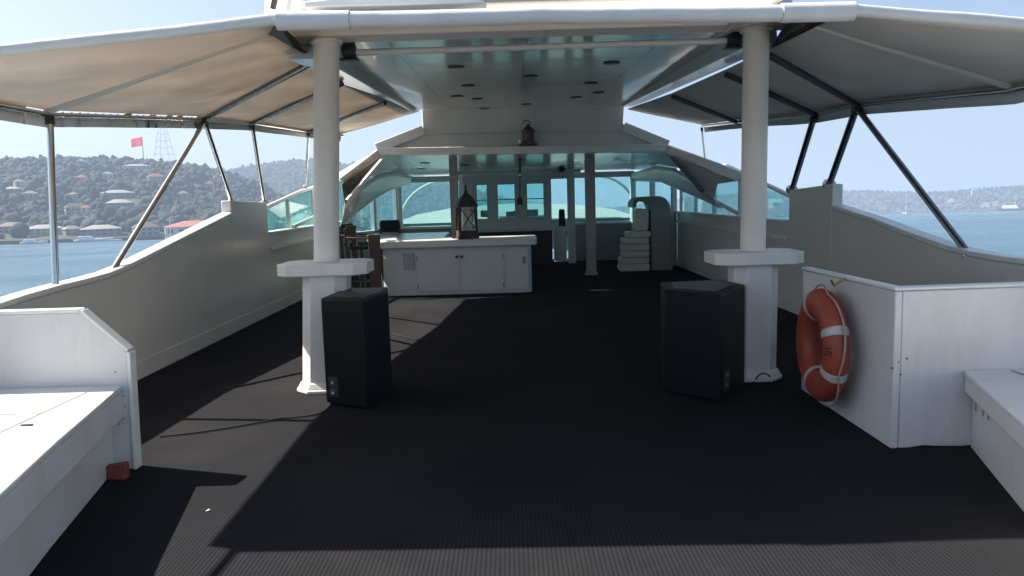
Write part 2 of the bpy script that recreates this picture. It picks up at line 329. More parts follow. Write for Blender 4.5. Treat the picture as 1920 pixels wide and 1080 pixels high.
def yz(px, py, x): p = atx(px, py, x); return (p.y, p.z)
def bulwark(sign, x, prof, block, sill_y, label):
    t = thing('bulwark', label, 'bulwark', (x, 6, 0), 'bulwarks along the deck sides')
    th = 0.12 * sign
    prof = prof[:-1] + [(block[0][0] + 0.02, prof[-1][1])]
    body = [(-3.5, 0), (-3.5, 0.9), (4.0, 0.93)] + prof + [(prof[-1][0], 0)]
    MB().prism([(x, a, b) for a, b in body], (th, 0, 0)).build('wall', M['bulwark'], t, 0.012)
    # block carrying the awning posts, standing proud of the wall by 3 mm
    MB().prism([(x - 0.003 * sign, a, b) for a, b in [(block[0][0], 0.0), (block[0][0], block[0][1]), (block[1][0], block[1][1]), (block[1][0], 0.0)]], (th * 1.05, 0, 0)).build('post_block', M['bulwark'], t, 0.012)
    # low wall of the saloon
    MB().prism([(x, a, b) for a, b in [(block[1][0] - 0.02, 0), (block[1][0] - 0.02, 1.17), (17.0, 1.17), (17.0, 0)]], (th, 0, 0)).build('saloon_wall', M['bulwark'], t, 0.008)
    cap = MB(); pts = [(-3.5, 0.9), (4.0, 0.93)] + prof[:-1] + [(block[0][0] - 0.004, prof[-1][1])]
    lo = [(x - 0.02 * sign, a, b + 0.002) for a, b in pts]; rows = []
    for p in lo:
        p = Vector(p); rows.append([p, p + Vector((th * 1.25, 0, 0)), p + Vector((th * 1.25, 0, 0.045)), p + Vector((0, 0, 0.045)), p])
    cap.grid(rows, False); cap.add(rows[0][:4], [(0, 1, 2, 3)]); cap.add(rows[-1][:4], [(0, 1, 2, 3)])
    cap.build('cap_rail', M['cap'], t, 0.01)
    MB().box((x - (0.012 if sign > 0 else 0), -3.5, 0.002), (x + (0 if sign > 0 else 0.012), 17.0, 0.17)).build('skirting', M['bulwark'], t, 0.004)
    b0, b1 = block[1][0] + 0.003, 17.0
    MB().prism([(x - 0.035 * sign, b0, 0.93), (x - 0.035 * sign, b1, 0.97), (x - 0.035 * sign, b1, 1.01), (x - 0.035 * sign, b0, 0.97)], (0.034 * sign, 0, 0)).build('wall_ledge', M['trim'], t, 0.006)
    MB().box((min(x - 0.05 * sign, x + th), b0, 1.172), (max(x - 0.05 * sign, x + th), b1, 1.20)).build('window_sill', M['trim'], t, 0.005)
    return t
LP = [yz(0, 580, XL), yz(50, 563, XL), yz(105, 547, XL), yz(170, 530, XL), yz(205, 520, XL), yz(240, 505, XL), yz(300, 474, XL), yz(432, 405, XL)]
LB = [yz(432, 376, XL), yz(500, 379, XL)]
RP = [yz(1920, 497, XR), yz(1870, 490, XR), yz(1820, 481, XR), yz(1770, 468, XR), yz(1700, 442, XR), yz(1640, 418, XR), yz(1561, 391, XR)]
RB = [yz(1561, 345, XR), yz(1480, 356, XR)]
bulwark(-1, XL, LP, LB, 1.2, 'grey bulwark with white sunlit cap rail, running along the left deck edge')
bulwark(1, XR, RP, RB, 1.2, 'grey bulwark rising behind the life ring locker, right deck edge')

# ---- glazed sides of the saloon above the low walls
def side_glazing(x, sign, y0, rail, diag, label):
    t = thing('side_glazing', label, 'window', (x, y0, 1.2), 'glazed saloon sides')
    xo = x + 0.08 * sign
    zt = lambda y: rail[0][1] + (rail[1][1] - rail[0][1]) * (y - rail[0][0]) / (rail[1][0] - rail[0][0])
    ye = 16.95
    ym = [y0 + 0.02, 12.6, 14.2, 15.6, ye]
    top = lambda y: min(zt(y), 2.12)
    MB().tube([(xo, y0, top(y0)), (xo, 13.4, top(13.4)), (xo, ye, top(ye))], 0.032, 10).build('top_rail', M['cap'], t)
    MB().bar((xo - 0.07 * sign, diag[0][0], diag[0][1]), (xo - 0.07 * sign, diag[1][0], diag[1][1]), 0.05, 0.06).build('sloping_rail', M['trim'], t, 0.006)
    for y in ym[1:]:
        MB().box((xo - 0.03, y - 0.035, 1.202), (xo + 0.03, y + 0.035, top(y) - 0.034)).build('mullion', M['trim'], t, 0.005)
    for a, b in zip(ym[:-1], ym[1:]):
        a += 0.037; b -= 0.037
        MB().prism([(xo - 0.006, a, 1.204), (xo - 0.006, b, 1.204), (xo - 0.006, b, top(b) - 0.035), (xo - 0.006, a, top(a) - 0.035)], (0.012, 0, 0)).build('pane', M['glass'], t)
side_glazing(XL, -1, LB[1][0] + 0.005, [yz(505, 385, XL - 0.1), yz(590, 346, XL - 0.1)], [(12.6, 1.22), (14.6, 1.40)], 'teal glass side windows with white top rail left of the left pillar')
side_glazing(XR, 1, RB[1][0] + 0.005, [yz(1480, 365, XR + 0.1), yz(1440, 346, XR + 0.1)], [(12.4, 1.23), (14.4, 1.50)], 'teal glass side windows with dark sloping rail beside the right pillar')

# ---- front corner windows of the saloon
def front_window(x0, x1, xs, ys, label, arch):
    t = thing('front_window', label, 'window', ((x0 + x1) / 2, 19.2, 0), 'front windows of the saloon')
    y = 19.0; zb, zt = 0.93, 2.02
    MB().box((x0, y, 0.0), (x1, y + 0.12, zb - 0.04)).build('lower_panel', M['grey'], t, 0.005)
    f = MB()
    f.box((x0, y - 0.02, zb - 0.038), (x1, y + 0.14, zb + 0.02)); f.box((x0, y, zt), (x1, y + 0.12, zt + 0.14))
    f.box((x0, y, zb + 0.022), (x0 + 0.09, y + 0.12, zt - 0.002)); f.box((x1 - 0.09, y, zb + 0.022), (x1, y + 0.12, zt - 0.002))
    f.build('frame', M['white'], t, 0.006)
    MB().box((x0 + 0.092, y + 0.05, zb + 0.022), (x1 - 0.092, y + 0.062, zt - 0.003)).build('pane', M['glass'], t)
    # curved brace outside the glass
    pts = []
    for k in range(13):
        u = k / 12; a = u * math.pi / 2
        pts.append((arch[0] + (arch[1] - arch[0]) * math.sin(a), y + 0.55, zb + 0.1 + (zt - zb - 0.05) * math.cos(a)))
    MB().tube(pts, 0.035, 8).build('arch_brace', M['cap'], t)
    # slanted corner side towards the bulwark
    c = MB(); a = Vector((xs, 17.0, 0)); b = Vector((x0 if abs(x0) > abs(x1) else x1, 19.0, 0)); n = Vector((-(b - a).y, (b - a).x, 0)).normalized() * 0.1
    MB().prism([a, b, b + n, a + n], (0, 0, 0.89)).build('corner_panel', M['bulwark'], t, 0.004)
    g = MB()
    for u in (0.0, 0.48, 0.96):
        p = a.lerp(b, u); q = a.lerp(b, min(1, u + 0.05))
        g.prism([p, q, q + n, p + n], (0, 0, 1.2)); 
    for i in range(len(g.v)): g.v[i].z += 0.93
    g.prism([a + Vector((0, 0, 0.892)), b + Vector((0, 0, 0.892)), b + n + Vector((0, 0, 0.892)), a + n + Vector((0, 0, 0.892))], (0, 0, 0.036))
    g.build('corner_frame', M['white'], t, 0.005)
    for u, v in ((0.055, 0.475), (0.535, 0.955)):
        p = a.lerp(b, u) + n * 0.4; q = a.lerp(b, v) + n * 0.4
        MB().prism([p + Vector((0, 0, 0.932)), q + Vector((0, 0, 0.932)), q + n * 0.12 + Vector((0, 0, 0.932)), p + n * 0.12 + Vector((0, 0, 0.932))], (0, 0, 1.19)).build('corner_pane', M['glass'], t)
front_window(-2.72, -1.14, XL, 0, 'large teal front window behind the bar, left of the wheelhouse', (-1.5, -2.75))
front_window(1.45, 3.05, XR, 0, 'large teal front window with curved brace, right of the wheelhouse door', (2.2, 3.2))

# ---- wheelhouse bulkhead
t = thing('wheelhouse', 'pale wheelhouse bulkhead with a row of teal windows and an open door', 'wheelhouse', (0.1, 18.4, 0))
Y = 18.35; HT = 2.14
def px_x(px, y=Y): return at(px, 380, y).x
wins = [(892, 916), (931, 968), (986, 1022)]
zb, zt = at(950, 412, Y).z, at(950, 343, Y).z
edges = [px_x(868)]
b = MB(); xs0, xs1 = px_x(868), px_x(1034)
b.box((xs0, Y, zt), (xs1, Y + 0.08, HT)); b.box((xs0, Y, 0.86), (xs1, Y + 0.08, zb))
prev = xs0
for a, c in wins:
    b.box((prev, Y, zb + 0.002), (px_x(a), Y + 0.08, zt - 0.002)); prev = px_x(c)
b.box((prev, Y, zb + 0.002), (xs1, Y + 0.08, zt - 0.002))
b.build('wall', M['white'], t, 0.004)
MB().box((xs0 - 0.01, Y - 0.18, 0.80), (xs1, Y + 0.08, 0.858)).build('ledge', M['trim'], t, 0.008)
MB().box((xs0, Y - 0.01, 0.002), (xs1, Y + 0.08, 0.798)).build('lower_panel', M['dark_metal'], t, 0.004)
for a, c in wins:
    fr = MB(); xa, xc = px_x(a), px_x(c); e = 0.035
    fr.box((xa, Y - 0.012, zb), (xa + e, Y + 0.03, zt)); fr.box((xc - e, Y - 0.012, zb), (xc, Y + 0.03, zt))
    fr.box((xa + e + .001, Y - 0.012, zb), (xc - e - .001, Y + 0.03, zb + e)); fr.box((xa + e + .001, Y - 0.012, zt - e), (xc - e - .001, Y + 0.03, zt))
    zm = at(950, 374, Y).z
    fr.box((xa + e + .001, Y - 0.006, zm - 0.012), (xc - e - .001, Y + 0.03, zm + 0.012))
    wo_ = fr.build('window', M['trim'], t, 0.003)
    MB().box((xa + e, Y + 0.034, zb + e), (xc - e, Y + 0.042, zt - e)).build('pane', M['glass'], wo_)
# doorway with half-open door
xd0, xd1 = px_x(1036), px_x(1064)
b = MB(); b.box((xd1, Y, 0.002), (px_x(1078), Y + 0.1, HT)); b.box((xs1 + 0.002, Y, 2.0), (xd1 - 0.002, Y + 0.1, HT)); b.build('door_frame', M['white'], t, 0.005)
d = MB(); d.box((xd0 + 0.02, Y + 0.14, 0.06), (xd1 - 0.03, Y + 0.18, 0.88)).build('door', M['white'], t, 0.006)
MB().box((xd0 + 0.05, Y + 0.132, 0.14), (xd1 - 0.06, Y + 0.139, 0.8)).build('door_panel', M['cap'], d.parent if False else bpy.data.objects['door'], 0.003)
# wheelhouse windscreen further forward
b = MB(); yw = 20.2
b.box((-1.2, yw, 0.9), (1.6, yw + 0.08, 1.0)); b.box((-1.2, yw, 2.04), (1.6, yw + 0.08, 2.14))
for x in (-1.2, -0.5, 0.2, 0.9, 1.53): b.box((x, yw, 1.002), (x + 0.07, yw + 0.08, 2.038))
b.build('windscreen_frame', M['white'], t, 0.005)
MB().box((-1.13, yw + 0.03, 1.002), (1.53, yw + 0.04, 2.038)).build('windscreen', M['glass'], t)
MB().box((-1.3, Y + 0.1, 2.142), (1.7, yw + 0.3, 2.22)).build('roof', M['white'], t, 0.01)
# steering console inside
t = thing('steering_console', 'dark steering console with wheel seen through the wheelhouse windows', 'console', (0.1, 19.7, 0))
MB().prism([(-0.9, 19.4, 0), (-0.9, 20.1, 0), (-0.9, 20.1, 1.12), (-0.9, 19.75, 1.12), (-0.9, 19.4, 0.95)], (1.8, 0, 0)).build('cabinet', M['grey'], t, 0.02)
for cx, cw, h in ((-0.75, 0.3, 0.17), (-0.1, 0.25, 0.12), (0.38, 0.34, 0.16)):
    MB().box((cx, 19.78, 1.122), (cx + cw, 19.95, 1.12 + h)).build('instrument', M['dark_metal'], t, 0.015)
wb = MB(); wb.tube([(0.12 + 0.2 * math.cos(a), 19.28 + 0.05 * math.sin(a), 1.05 + 0.2 * math.sin(a)) for a in [k * math.pi / 12 for k in range(25)]], 0.016, 8)
for k in range(3):
    a = k * 2.094 + 0.5; wb.tube([(0.12, 19.3, 1.05), (0.12 + 0.2 * math.cos(a), 19.28 + 0.05 * math.sin(a), 1.05 + 0.2 * math.sin(a))], 0.012, 6)
wb.tube([(0.12, 19.28, 1.05), (0.12, 19.44, 1.02)], 0.03, 8)
wb.build('steering_wheel', M['dark_metal'], t)
# radio hung in the doorway and a small table lamp silhouette
t = thing('helm_chair', 'black high helm chair standing inside the open wheelhouse door', 'chair', (1.25, 19.2, 0))
MB().lathe([(0.24, 0), (0.22, 0.04), (0.05, 0.07), (0.05, 0.62)], (1.25, 19.2, 0), 16).build('pedestal', M['steel'], t)
MB().box((1.07, 19.0, 0.625), (1.40, 19.36, 0.74)).build('seat', M['black_cloth'], t, 0.03)
MB().prism([(1.18, 19.0, 0.745), (1.36, 19.0, 0.745), (1.34, 18.98, 1.28), (1.20, 18.98, 1.28)], (0, 0.09, 0)).build('backrest', M['black_cloth'], t, 0.03)

# ---- rigid roof over the deck
CZ0, CS = 2.955, 0.030
def cz(y): return CZ0 + CS * (y - 6.5)
CN = Vector((0, -CS, 1)).normalized(); CP = Vector((0, 6.5, CZ0))
roof = thing('hardtop_roof', 'rigid white hardtop roof with glossy ceiling and recessed downlights over the deck', 'roof', (0.2, 6.5, 2.9))
yr0, yr1 = 6.42, 14.0
def slab(x0, x1, y0, y1, f0, f1): # bottom at cz+f0, top at cz+f1
    return [(x0, y0, cz(y0) + f0), (x1, y0, cz(y0) + f0), (x1, y1, cz(y1) + f0), (x0, y1, cz(y1) + f0), (x0, y0, cz(y0) + f1), (x1, y0, cz(y0) + f1), (x1, y1, cz(y1) + f1), (x0, y1, cz(y1) + f1)]
MB().hexa([(-1.55, 6.72, cz(6.72)), (2.02, 6.72, cz(6.72)), (2.02, yr1 - .02, cz(yr1)), (-1.62, yr1 - .02, cz(yr1)), (-1.55, 6.72, cz(6.72) + .05), (2.02, 6.72, cz(6.72) + .05), (2.02, yr1 - .02, cz(yr1) + .05), (-1.62, yr1 - .02, cz(yr1) + .05)]).build('ceiling', M['ceiling'], roof)
MB().hexa(slab(-1.88, 2.32, yr0, yr1, 0.054, 0.2)).build('roof_deck', M['white'], roof, 0.02)
def side_beam(x0a, x1a, x0b, x1b):
    y0, y1 = 6.722, 13.97
    MB().hexa([(x0a, y0, cz(y0) - 0.15), (x1a, y0, cz(y0) - 0.15), (x1b, y1, cz(y1) - 0.05), (x0b, y1, cz(y1) - 0.05), (x0a, y0, cz(y0) + 0.052), (x1a, y0, cz(y0) + 0.052), (x1b, y1, cz(y1) + 0.052), (x0b, y1, cz(y1) + 0.052)]).build('side_beam', M['beam'], roof, 0.015)
side_beam(-1.84, -1.553, -1.84, -1.623); side_beam(2.023, 2.30, 2.023, 2.26)
p0, p1 = at(545, 84, 6.42), at(1490, 50, 6.42)
cb = MB().prism([(-1.92, 6.42, 2.93), (2.36, 6.42, 2.93), (2.36, 6.42, 3.05), (-1.92, 6.42, 3.05)], (0, 0.295, 0)).build('cross_beam', M['pillar'], roof, 0.015)
spots = [(855, 125), (1147, 117), (878, 160), (995, 142), (1108, 155), (857, 180), (895, 185), (908, 203), (987, 195), (1080, 182), (1060, 201), (1122, 173)]
for q in spots:
    c = atp(q[0], q[1], CP - CN * 0.001, CN)
    o = MB().lathe([(0.088, 0.0), (0.092, -0.006), (0.086, -0.012), (0.07, -0.012)], c, 24, CN).build('downlight', M['dark_metal'], roof)
    MB().lathe([(0.069, -0.006), (0.069, -0.009), (0.001, -0.0095)], c, 20, CN).build('lens', M['lens'], o)

# ---- roller tube hung below the ceiling just inside the pillars
a, b_ = at(655, 99, 6.85), at(1375, 76, 6.85)
t = thing('roller_blind', 'white rolled blind tube slung between the pillar tops', 'blind', (a + b_) / 2)
MB().tube([a, b_], 0.028, 14).build('tube', M['cap'], t)
for e, sgn in ((a, 1), (b_, -1)):
    m = MB(); c = Vector(e)
    m.lathe([(0.001, -0.06), (0.05, -0.06), (0.066, -0.03), (0.066, 0.03), (0.05, 0.06), (0.001, 0.06)], c + Vector((0, 0, 0.01)), 16, Vector((1, 0, 0)))
    m.box((c.x - 0.05, c.y - 0.03, c.z + 0.02), (c.x + 0.05, c.y + 0.03, cz(c.y) + 0.0))
    m.box((c.x - 0.075, c.y - 0.05, c.z - 0.068), (c.x + 0.075, c.y + 0.05, c.z - 0.052))
    m.build('bracket', M['dark_metal'], t, 0.004)

# ---- coaming of the upper deck above the awning
t = thing('upper_coaming', 'beige upper deck coaming just visible above the awning hem', 'coaming', (0.2, 4.95, 2.8))
uz = lambda px, y: at(px, 16, y).z
MB().prism([(-1.24, 4.95, 2.80), (1.72, 4.95, 2.80), (1.86, 4.95, 4.15), (-1.24, 4.95, 4.15)], (0, 0.08, 0)).build('aft_panel', M['beige'], t, 0.015)
MB().hexa([(1.725, 4.96, 2.80), (1.80, 4.96, 2.80), (2.35, 13.8, 3.40), (2.28, 13.8, 3.40), (1.865, 4.96, 4.15), (1.93, 4.96, 4.15), (2.42, 13.8, 4.35), (2.35, 13.8, 4.35)]).build('side_panel', M['beige'], t, 0.015)  # unseen side, put in and sized to shade the right awning
MB().prism([(-1.66, 5.5, 2.78), (-1.245, 4.95, 2.80), (-1.245, 4.95, 4.15), (-1.50, 5.4, 4.15)], (0.06, 0.05, 0)).build('side_wing', M['white'], t, 0.01)
MB().tube([(-1.50, 5.2, 2.86), (-1.36, 5.05, 3.15), (-1.30, 5.0, 3.6)], 0.02, 8).build('stay', M['dark_metal'], t)
MB().prism([(-1.2, 4.78, 2.76), (-0.1, 4.80, 2.76), (-0.3, 4.80, 2.87), (-1.2, 4.80, 2.80)], (0, 0.14, 0)).build('step_moulding', M['cap'], t, 0.01)

# ---- saloon roof with its aft bulkhead and drooping wings
sr = thing('saloon_roof', 'white saloon roof with stepped bulkhead and sloping side wings behind the hardtop', 'roof', (0.2, 14.0, 2.4))
yb = 14.02
P = lambda px, py, y=yb: at(px, py, y)
_a, _b = P(790, 205), P(1172, 205); _a.z = _b.z = cz(14) + 0.19
bp = [_a, _b, P(1168, 232), P(1192, 246), P(770, 252), P(793, 240)]
MB().prism(bp, (0, 0.12, 0)).build('bulkhead', M['trim'], sr, 0.01)
bp = [P(770, 252), P(1192, 246), P(1230, 272), P(735, 278)]
MB().prism([p + Vector((0, -0.012, -0.003)) for p in bp], (0, 0.14, 0)).build('lower_bulkhead', M['trim'], sr, 0.008)
fas = [P(716, 278), P(1244, 271), P(1246, 285), P(714, 291)]
MB().prism([p + Vector((0, -0.16, 0)) for p in fas], (0, 0.34, 0)).build('fascia', M['pillar'], sr, 0.012)
ceil_l, ceil_r = P(714, 289), P(1246, 283)
def hexq(a, b, c, d, th):  # quad with thickness upward
    v = Vector((0, 0, th)); return [a, b, c, d, a + v, b + v, c + v, d + v]
cl, crr = ceil_l + Vector((0, .18, .01)), ceil_r + Vector((0, .18, .01))
fl, frr = Vector((-2.5, 19.1, 2.19)), Vector((2.85, 19.1, 2.19))
MB().hexa(hexq(cl, crr, frr, fl, 0.1)).build('ceiling', M['ceiling'], sr)
for i, tri in enumerate(([cl, Vector((-3.70, 17.0, 2.13)), Vector((-2.85, 19.3, 2.185)), fl], [crr, Vector((3.84, 17.0, 2.13)), Vector((3.2, 19.3, 2.185)), frr])):
    MB().prism([p + Vector((0, 0, 0.004)) for p in tri], (0, 0, 0.09)).build('ceiling_side', M['ceiling'], sr)
for q in [(797, 306), (790, 317), (871, 309), (1158, 300), (1172, 309), (1082, 309)]:
    n = (crr - cl).cross(fl - cl).normalized(); n = n if n.z > 0 else -n
    c = atp(q[0], q[1], cl - n * 0.002, n)
    MB().lathe([(0.1, 0.0), (0.1, -0.012), (0.05, -0.014), (0.001, -0.012)], c, 20, n).build('downlight', M['lens'], sr)
n = (crr - cl).cross(fl - cl).normalized(); n = n if n.z > 0 else -n
MB().sphere(atp(1053, 318, cl - n * 0.02, n), 0.09, 8, 0.7).build('ceiling_dome', M['dark_metal'], sr)
# wings: slabs sloping from the fascia ends down and outboard, carried forward along the side glazing
def wing(top_in, bot_out, sgn, xo):
    a = Vector(top_in); b = Vector(bot_out)
    a2 = Vector((a.x * 1.03, 17.6, 2.36)); b2 = Vector((xo, 17.0, 2.10))
    m = MB(); v = Vector((0, 0, 0.13))
    m.hexa([a, b, b2, a2, a + v, b + v * 0.6, b2 + v, a2 + v]).build('wing', M['trim'], sr, 0.01)
    MB().bar(a + Vector((0, -.03, .05)), b + Vector((0, -.03, .03)), 0.06, 0.17).build('wing_edge', M['pillar'], sr, 0.01)
wing(P(716, 290), at(642, 345, 13.2), -1, -3.72); wing(P(1245, 284), at(1388, 335, 12.6), 1, 3.86)
MB().prism([at(714, 294, 13.7), at(641, 346, 13.1), at(647, 382, 13.1)], (0, 0.05, 0)).build('gusset', M['dark_canvas'], sr, 0.004)
MB().bar(at(716, 300, 13.6), at(651, 376, 13.0), 0.07, 0.05).build('gusset_strut', M['trim'], sr, 0.006)
MB().prism([at(1248, 287, 13.75), at(1386, 339, 12.65), at(1346, 345, 12.8), at(1338, 373, 12.85), at(1318, 363, 13.0)], (0, 0.05, 0)).build('gusset', M['grey'], sr, 0.004)
MB().bar(at(1262, 294, 13.5), at(1317, 358, 12.9), 0.11, 0.03).build('gusset_fold', M['dark_canvas'], sr, 0.006)
for lo_, up_ in (([(640, 424, 14.6), (668, 396, 15.6), (700, 372, 16.8), (730, 355, 17.9), (768, 341, 18.93)], [(648, 380, 13.6), (680, 346, 14.6), (712, 326, 15.8), (742, 322, 17.2), (772, 331, 18.85)]),
                 ([(1352, 388, 13.6), (1318, 372, 14.8), (1280, 356, 16.0), (1240, 339, 17.4), (1188, 337, 18.93)], [(1335, 366, 13.2), (1300, 338, 14.2), (1262, 316, 15.4), (1228, 312, 17.0), (1184, 325, 18.85)])):
    rows = []
    for l_, u_ in zip(lo_, up_):
        a = at(*l_); b = at(*u_); mid = (a + b) / 2 + Vector((0, 0, -0.03)); rows.append([a, a.lerp(mid, .5) , mid, mid.lerp(b, .5), b])
    MB().grid(rows).build('roof_side', M['white'], sr, solid=0.04)
    MB().tube([at(*l_) for l_ in lo_], 0.035, 8).build('window_head', M['cap'], sr)
# thin coping strips on the sloping roof edge
MB().bar(P(793, 244) + Vector((0, .05, 0)), at(706, 284, 13.95) + Vector((0, 0, .05)), 0.2, 0.17).build('coping', M['cap'], sr, 0.01)
MB().bar(P(1170, 238) + Vector((0, .05, 0)), at(1252, 278, 13.95) + Vector((0, 0, .05)), 0.2, 0.17).build('coping', M['cap'], sr, 0.01)

for px, wpx, nm in ((853, 15, 'square grey saloon post rising behind the bar lantern'), (1107, 18, 'square grey saloon post standing on the carpet right of the wheelhouse door')):
    yy = 15.6; x = at(px, 400, yy).x; hw = wpx * yy / F_PX / 2
    t = thing('saloon_post', nm, 'post', (x, yy, 0), 'posts carrying the saloon roof')
    MB().box((x - hw, yy - hw, 0.06), (x + hw, yy + hw, 2.37)).build('shaft', M['post_grey'], t, 0.012)
    MB().box((x - hw - .02, yy - hw - .02, 0.0), (x + hw + .02, yy + hw + .02, 0.058)).build('foot', M['post_grey'], t, 0.006)

# ---- canvas awnings
def lerp_poly(p, u):
    u *= len(p) - 1; i = min(int(u), len(p) - 2); return Vector(p[i]).lerp(Vector(p[i + 1]), u - i)
def awning(sign, inner, outer, ribs, label, lace):
    t = thing('awning', label, 'awning', outer[1], 'canvas side awnings')
    rows = []; SUB = 8; NC = 14
    for i in range(len(inner) - 1):
        for s_ in range(SUB + (1 if i == len(inner) - 2 else 0)):
            u = s_ / SUB; a = Vector(inner[i]).lerp(Vector(inner[i + 1]), u); b = Vector(outer[i]).lerp(Vector(outer[i + 1]), u)
            r = []
            for j in range(NC + 1):
                vv = j / NC; p = a.lerp(b, vv)
                sag = math.sin(math.pi * u) * math.sin(math.pi * vv) * 0.05
                p.z += -sag + 0.012 * noise.noise(p * 1.1) * math.sin(math.pi * vv)
                r.append(p)
            rows.append(r)
    MB().grid(rows).build('canvas', M['canvas'], t, solid=0.006)
    # rear hem tube
    hem = [Vector(rows[0][j]) for j in range(NC + 1)]
    MB().tube([p + Vector((0, 0, -0.012 + 0.006 * noise.noise(p * 3))) for p in hem], [0.033 + 0.002 * noise.noise(p * 3) for p in hem], 12).build('hem', M['hem'], t)
    # front binding
    MB().tube(rows[-1], 0.014, 8).build('front_binding', M['hem'], t)
    # outer edge: valance with gaps between its lacing, and the edge rail
    edge = [r[-1] for r in rows]; m = MB(); n = len(edge)
    for i in range(n - 1):
        a, b = edge[i], edge[i + 1]; K = 3
        for k in range(K):
            p, q = a.lerp(b, k / K), a.lerp(b, (k + 1) / K)
            d0, d1 = 0.135 + 0.012 * noise.noise(p * 0.9), 0.135 + 0.012 * noise.noise(q * 0.9)
            o = Vector((sign * 0.02, 0, 0)); gap = 0.0
            if lace[0] < p.y < lace[1] and random.random() < 0.75: gap = 0.035
            pt, qt = p + Vector((0, 0, -gap)), q + Vector((0, 0, -gap * 0.15))
            m.add([pt, qt, q + o - Vector((0, 0, d1)), p + o - Vector((0, 0, d0))], [(0, 1, 2, 3)], True)
    m.build('valance', M['hem'], t, solid=0.004)
    rail = [p + Vector((-sign * 0.035, 0, -0.04)) for p in edge]
    rail = [rail[0] + Vector((-0.1 * -sign * 0, -1.2, -0.05))] + rail
    MB().tube(rail, 0.02, 10).build('edge_rail', M['steel'], t)
    for a, b in ribs:
        a = Vector(a); b = Vector(b); pts = []
        for k in range(11):
            p = a.lerp(b, k / 10); p.z += -0.05; pts.append(p)
        MB().tube(pts, 0.031, 12).build('rib', M['dark_metal'] if sign > 0 else M['pipe'], t)
    # seam pocket of the rearmost bay
    pk = [rows[SUB][j] + Vector((0, 0, -0.012)) for j in range(NC + 1)]
    MB().tube(pk, [0.012 + 0.02 * j / NC for j in range(NC + 1)], 8).build('seam_pocket', M['canvas'], t)
    return t
VC = Vector((0, 0, 0.045))
lin = [at(520, 32, 4.2), at(505, 62, 5.5), at(582, 108, 7.25), at(640, 148, 8.5), at(722, 186, 10.9), at(785, 208, 13.9)]
lout = [(-3.64, 4.22, 2.39), atx(85, 206, -3.68), atx(378, 218, -3.55), atx(468, 226, -3.45), atx(575, 243, -3.35), at(640, 250, 13.3)]
rin = [at(1600, 14, 4.2), at(1505, 40, 5.5), at(1442, 92, 6.95), at(1362, 130, 8.2), at(1262, 174, 10.5), at(1178, 204, 13.8)]
rout = [(3.74, 4.22, 2.34), atx(1900, 160, 3.72), atx(1612, 190, 3.6), atx(1532, 208, 3.55), atx(1385, 224, 3.45), at(1319, 233, 13.5)]
awning(-1, lin, lout, [(lin[i], lout[i]) for i in (2, 3, 4)], 'tan sunlit canvas awning stretched over the left side of the deck', (6.0, 9.0))
awning(1, rin, rout, [(rin[i], rout[i]) for i in (2, 3, 4)], 'grey shaded canvas awning stretched over the right side of the deck', (11.5, 14.0))

t = thing('stern_awning', 'taupe canvas flap with thick white rolled hem between the two side awnings', 'awning', (0.2, 5.4, 2.7))
rows = []
hl, hr = Vector(lin[0]), Vector(rin[0])
for i in range(7):
    u = i / 6; r = []
    for j in range(25):
        v = j / 24; a = hl.lerp(hr, v); b = Vector((-1.93 + 4.3 * v, 6.44, 3.06))
        if i == 0 or True:
            p = a.lerp(b, u); e = Vector(lin[1]) if False else None
        p.z -= 0.03 * math.sin(math.pi * u) * min(1, 6 * v, 6 * (1 - v)) + 0.006 * noise.noise(Vector((p.x * 2, p.y * 2, 0))) * min(1, 6 * v, 6 * (1 - v))
        r.append(p)
    rows.append(r)
MB().grid(rows).build('canvas', M['canvas'], t, solid=0.006)
for s_, (i0, i1) in ((0, (lin[0], lin[1])), (1, (rin[0], rin[1]))):   # corner gussets that join the flap to the side awnings
    a, b = Vector(i0), Vector(i1); c = rows[-1][0 if s_ == 0 else -1]; d = Vector((lin if s_ == 0 else rin)[2])
    MB().add([a, b, d, c], [(0, 1, 2), (0, 2, 3)]).build('gusset', M['dark_canvas'], t, solid=0.012)
hem = rows[0]
MB().tube([p + Vector((0, 0, -0.02 + 0.006 * noise.noise(Vector((p.x * 3, 1, 0))))) for p in hem], [0.043 + 0.003 * noise.noise(Vector((p.x * 1.6, 4, 0))) for p in hem], 16).build('hem', M['hem'], t)
for s_, h in ((-1, hl), (1, hr)):
    k = Vector((-s_ * 0.38, 0, 0.0)); q = h + Vector((-s_ * 0.38, 0, (hr.z - hl.z) / (hr.x - hl.x) * -s_ * 0.38))
    MB().tube([h + Vector((0, 0, -0.02)), q + Vector((0, 0, -0.022))], 0.05, 16).build('hem_sleeve', M['hem'], t)

# ---- stainless posts
posts = [
    ((105, 546, 'L', -3.58), lout[1], 0.027, 'upright stainless post, leftmost one, standing on the left cap rail'),
    ((203, 521, 'L', -3.58), lout[2], 0.027, 'stainless strut leaning aft from the left awning apex down to the left cap rail'),
    ((434, 379, 'L', -3.58), lout[2], 0.027, 'stainless strut leaning forward from the left awning apex onto the left post block'),
    ((495, 380, 'L', -3.58), lout[3], 0.027, 'stainless post leaning at the front corner of the left post block'),
    ((572, 350, 'L', -3.62), lout[4], 0.022, 'thin stainless post on the teal window rail beside the left pillar'),
    ((1820, 481, 'R', 3.72), rout[2], 0.030, 'dark strut leaning aft from the right awning apex down to the right cap rail'),
    ((1555, 346, 'R', 3.72), rout[2], 0.037, 'dark strut leaning from the right awning apex onto the right post block'),
    ((1485, 356, 'R', 3.72), rout[3], 0.037, 'dark post on the inner end of the right post block next to the right pillar'),
    ((1322, 300, 'R', 3.8), rout[5], 0.016, 'thin far post below the front corner of the right awning'),
]
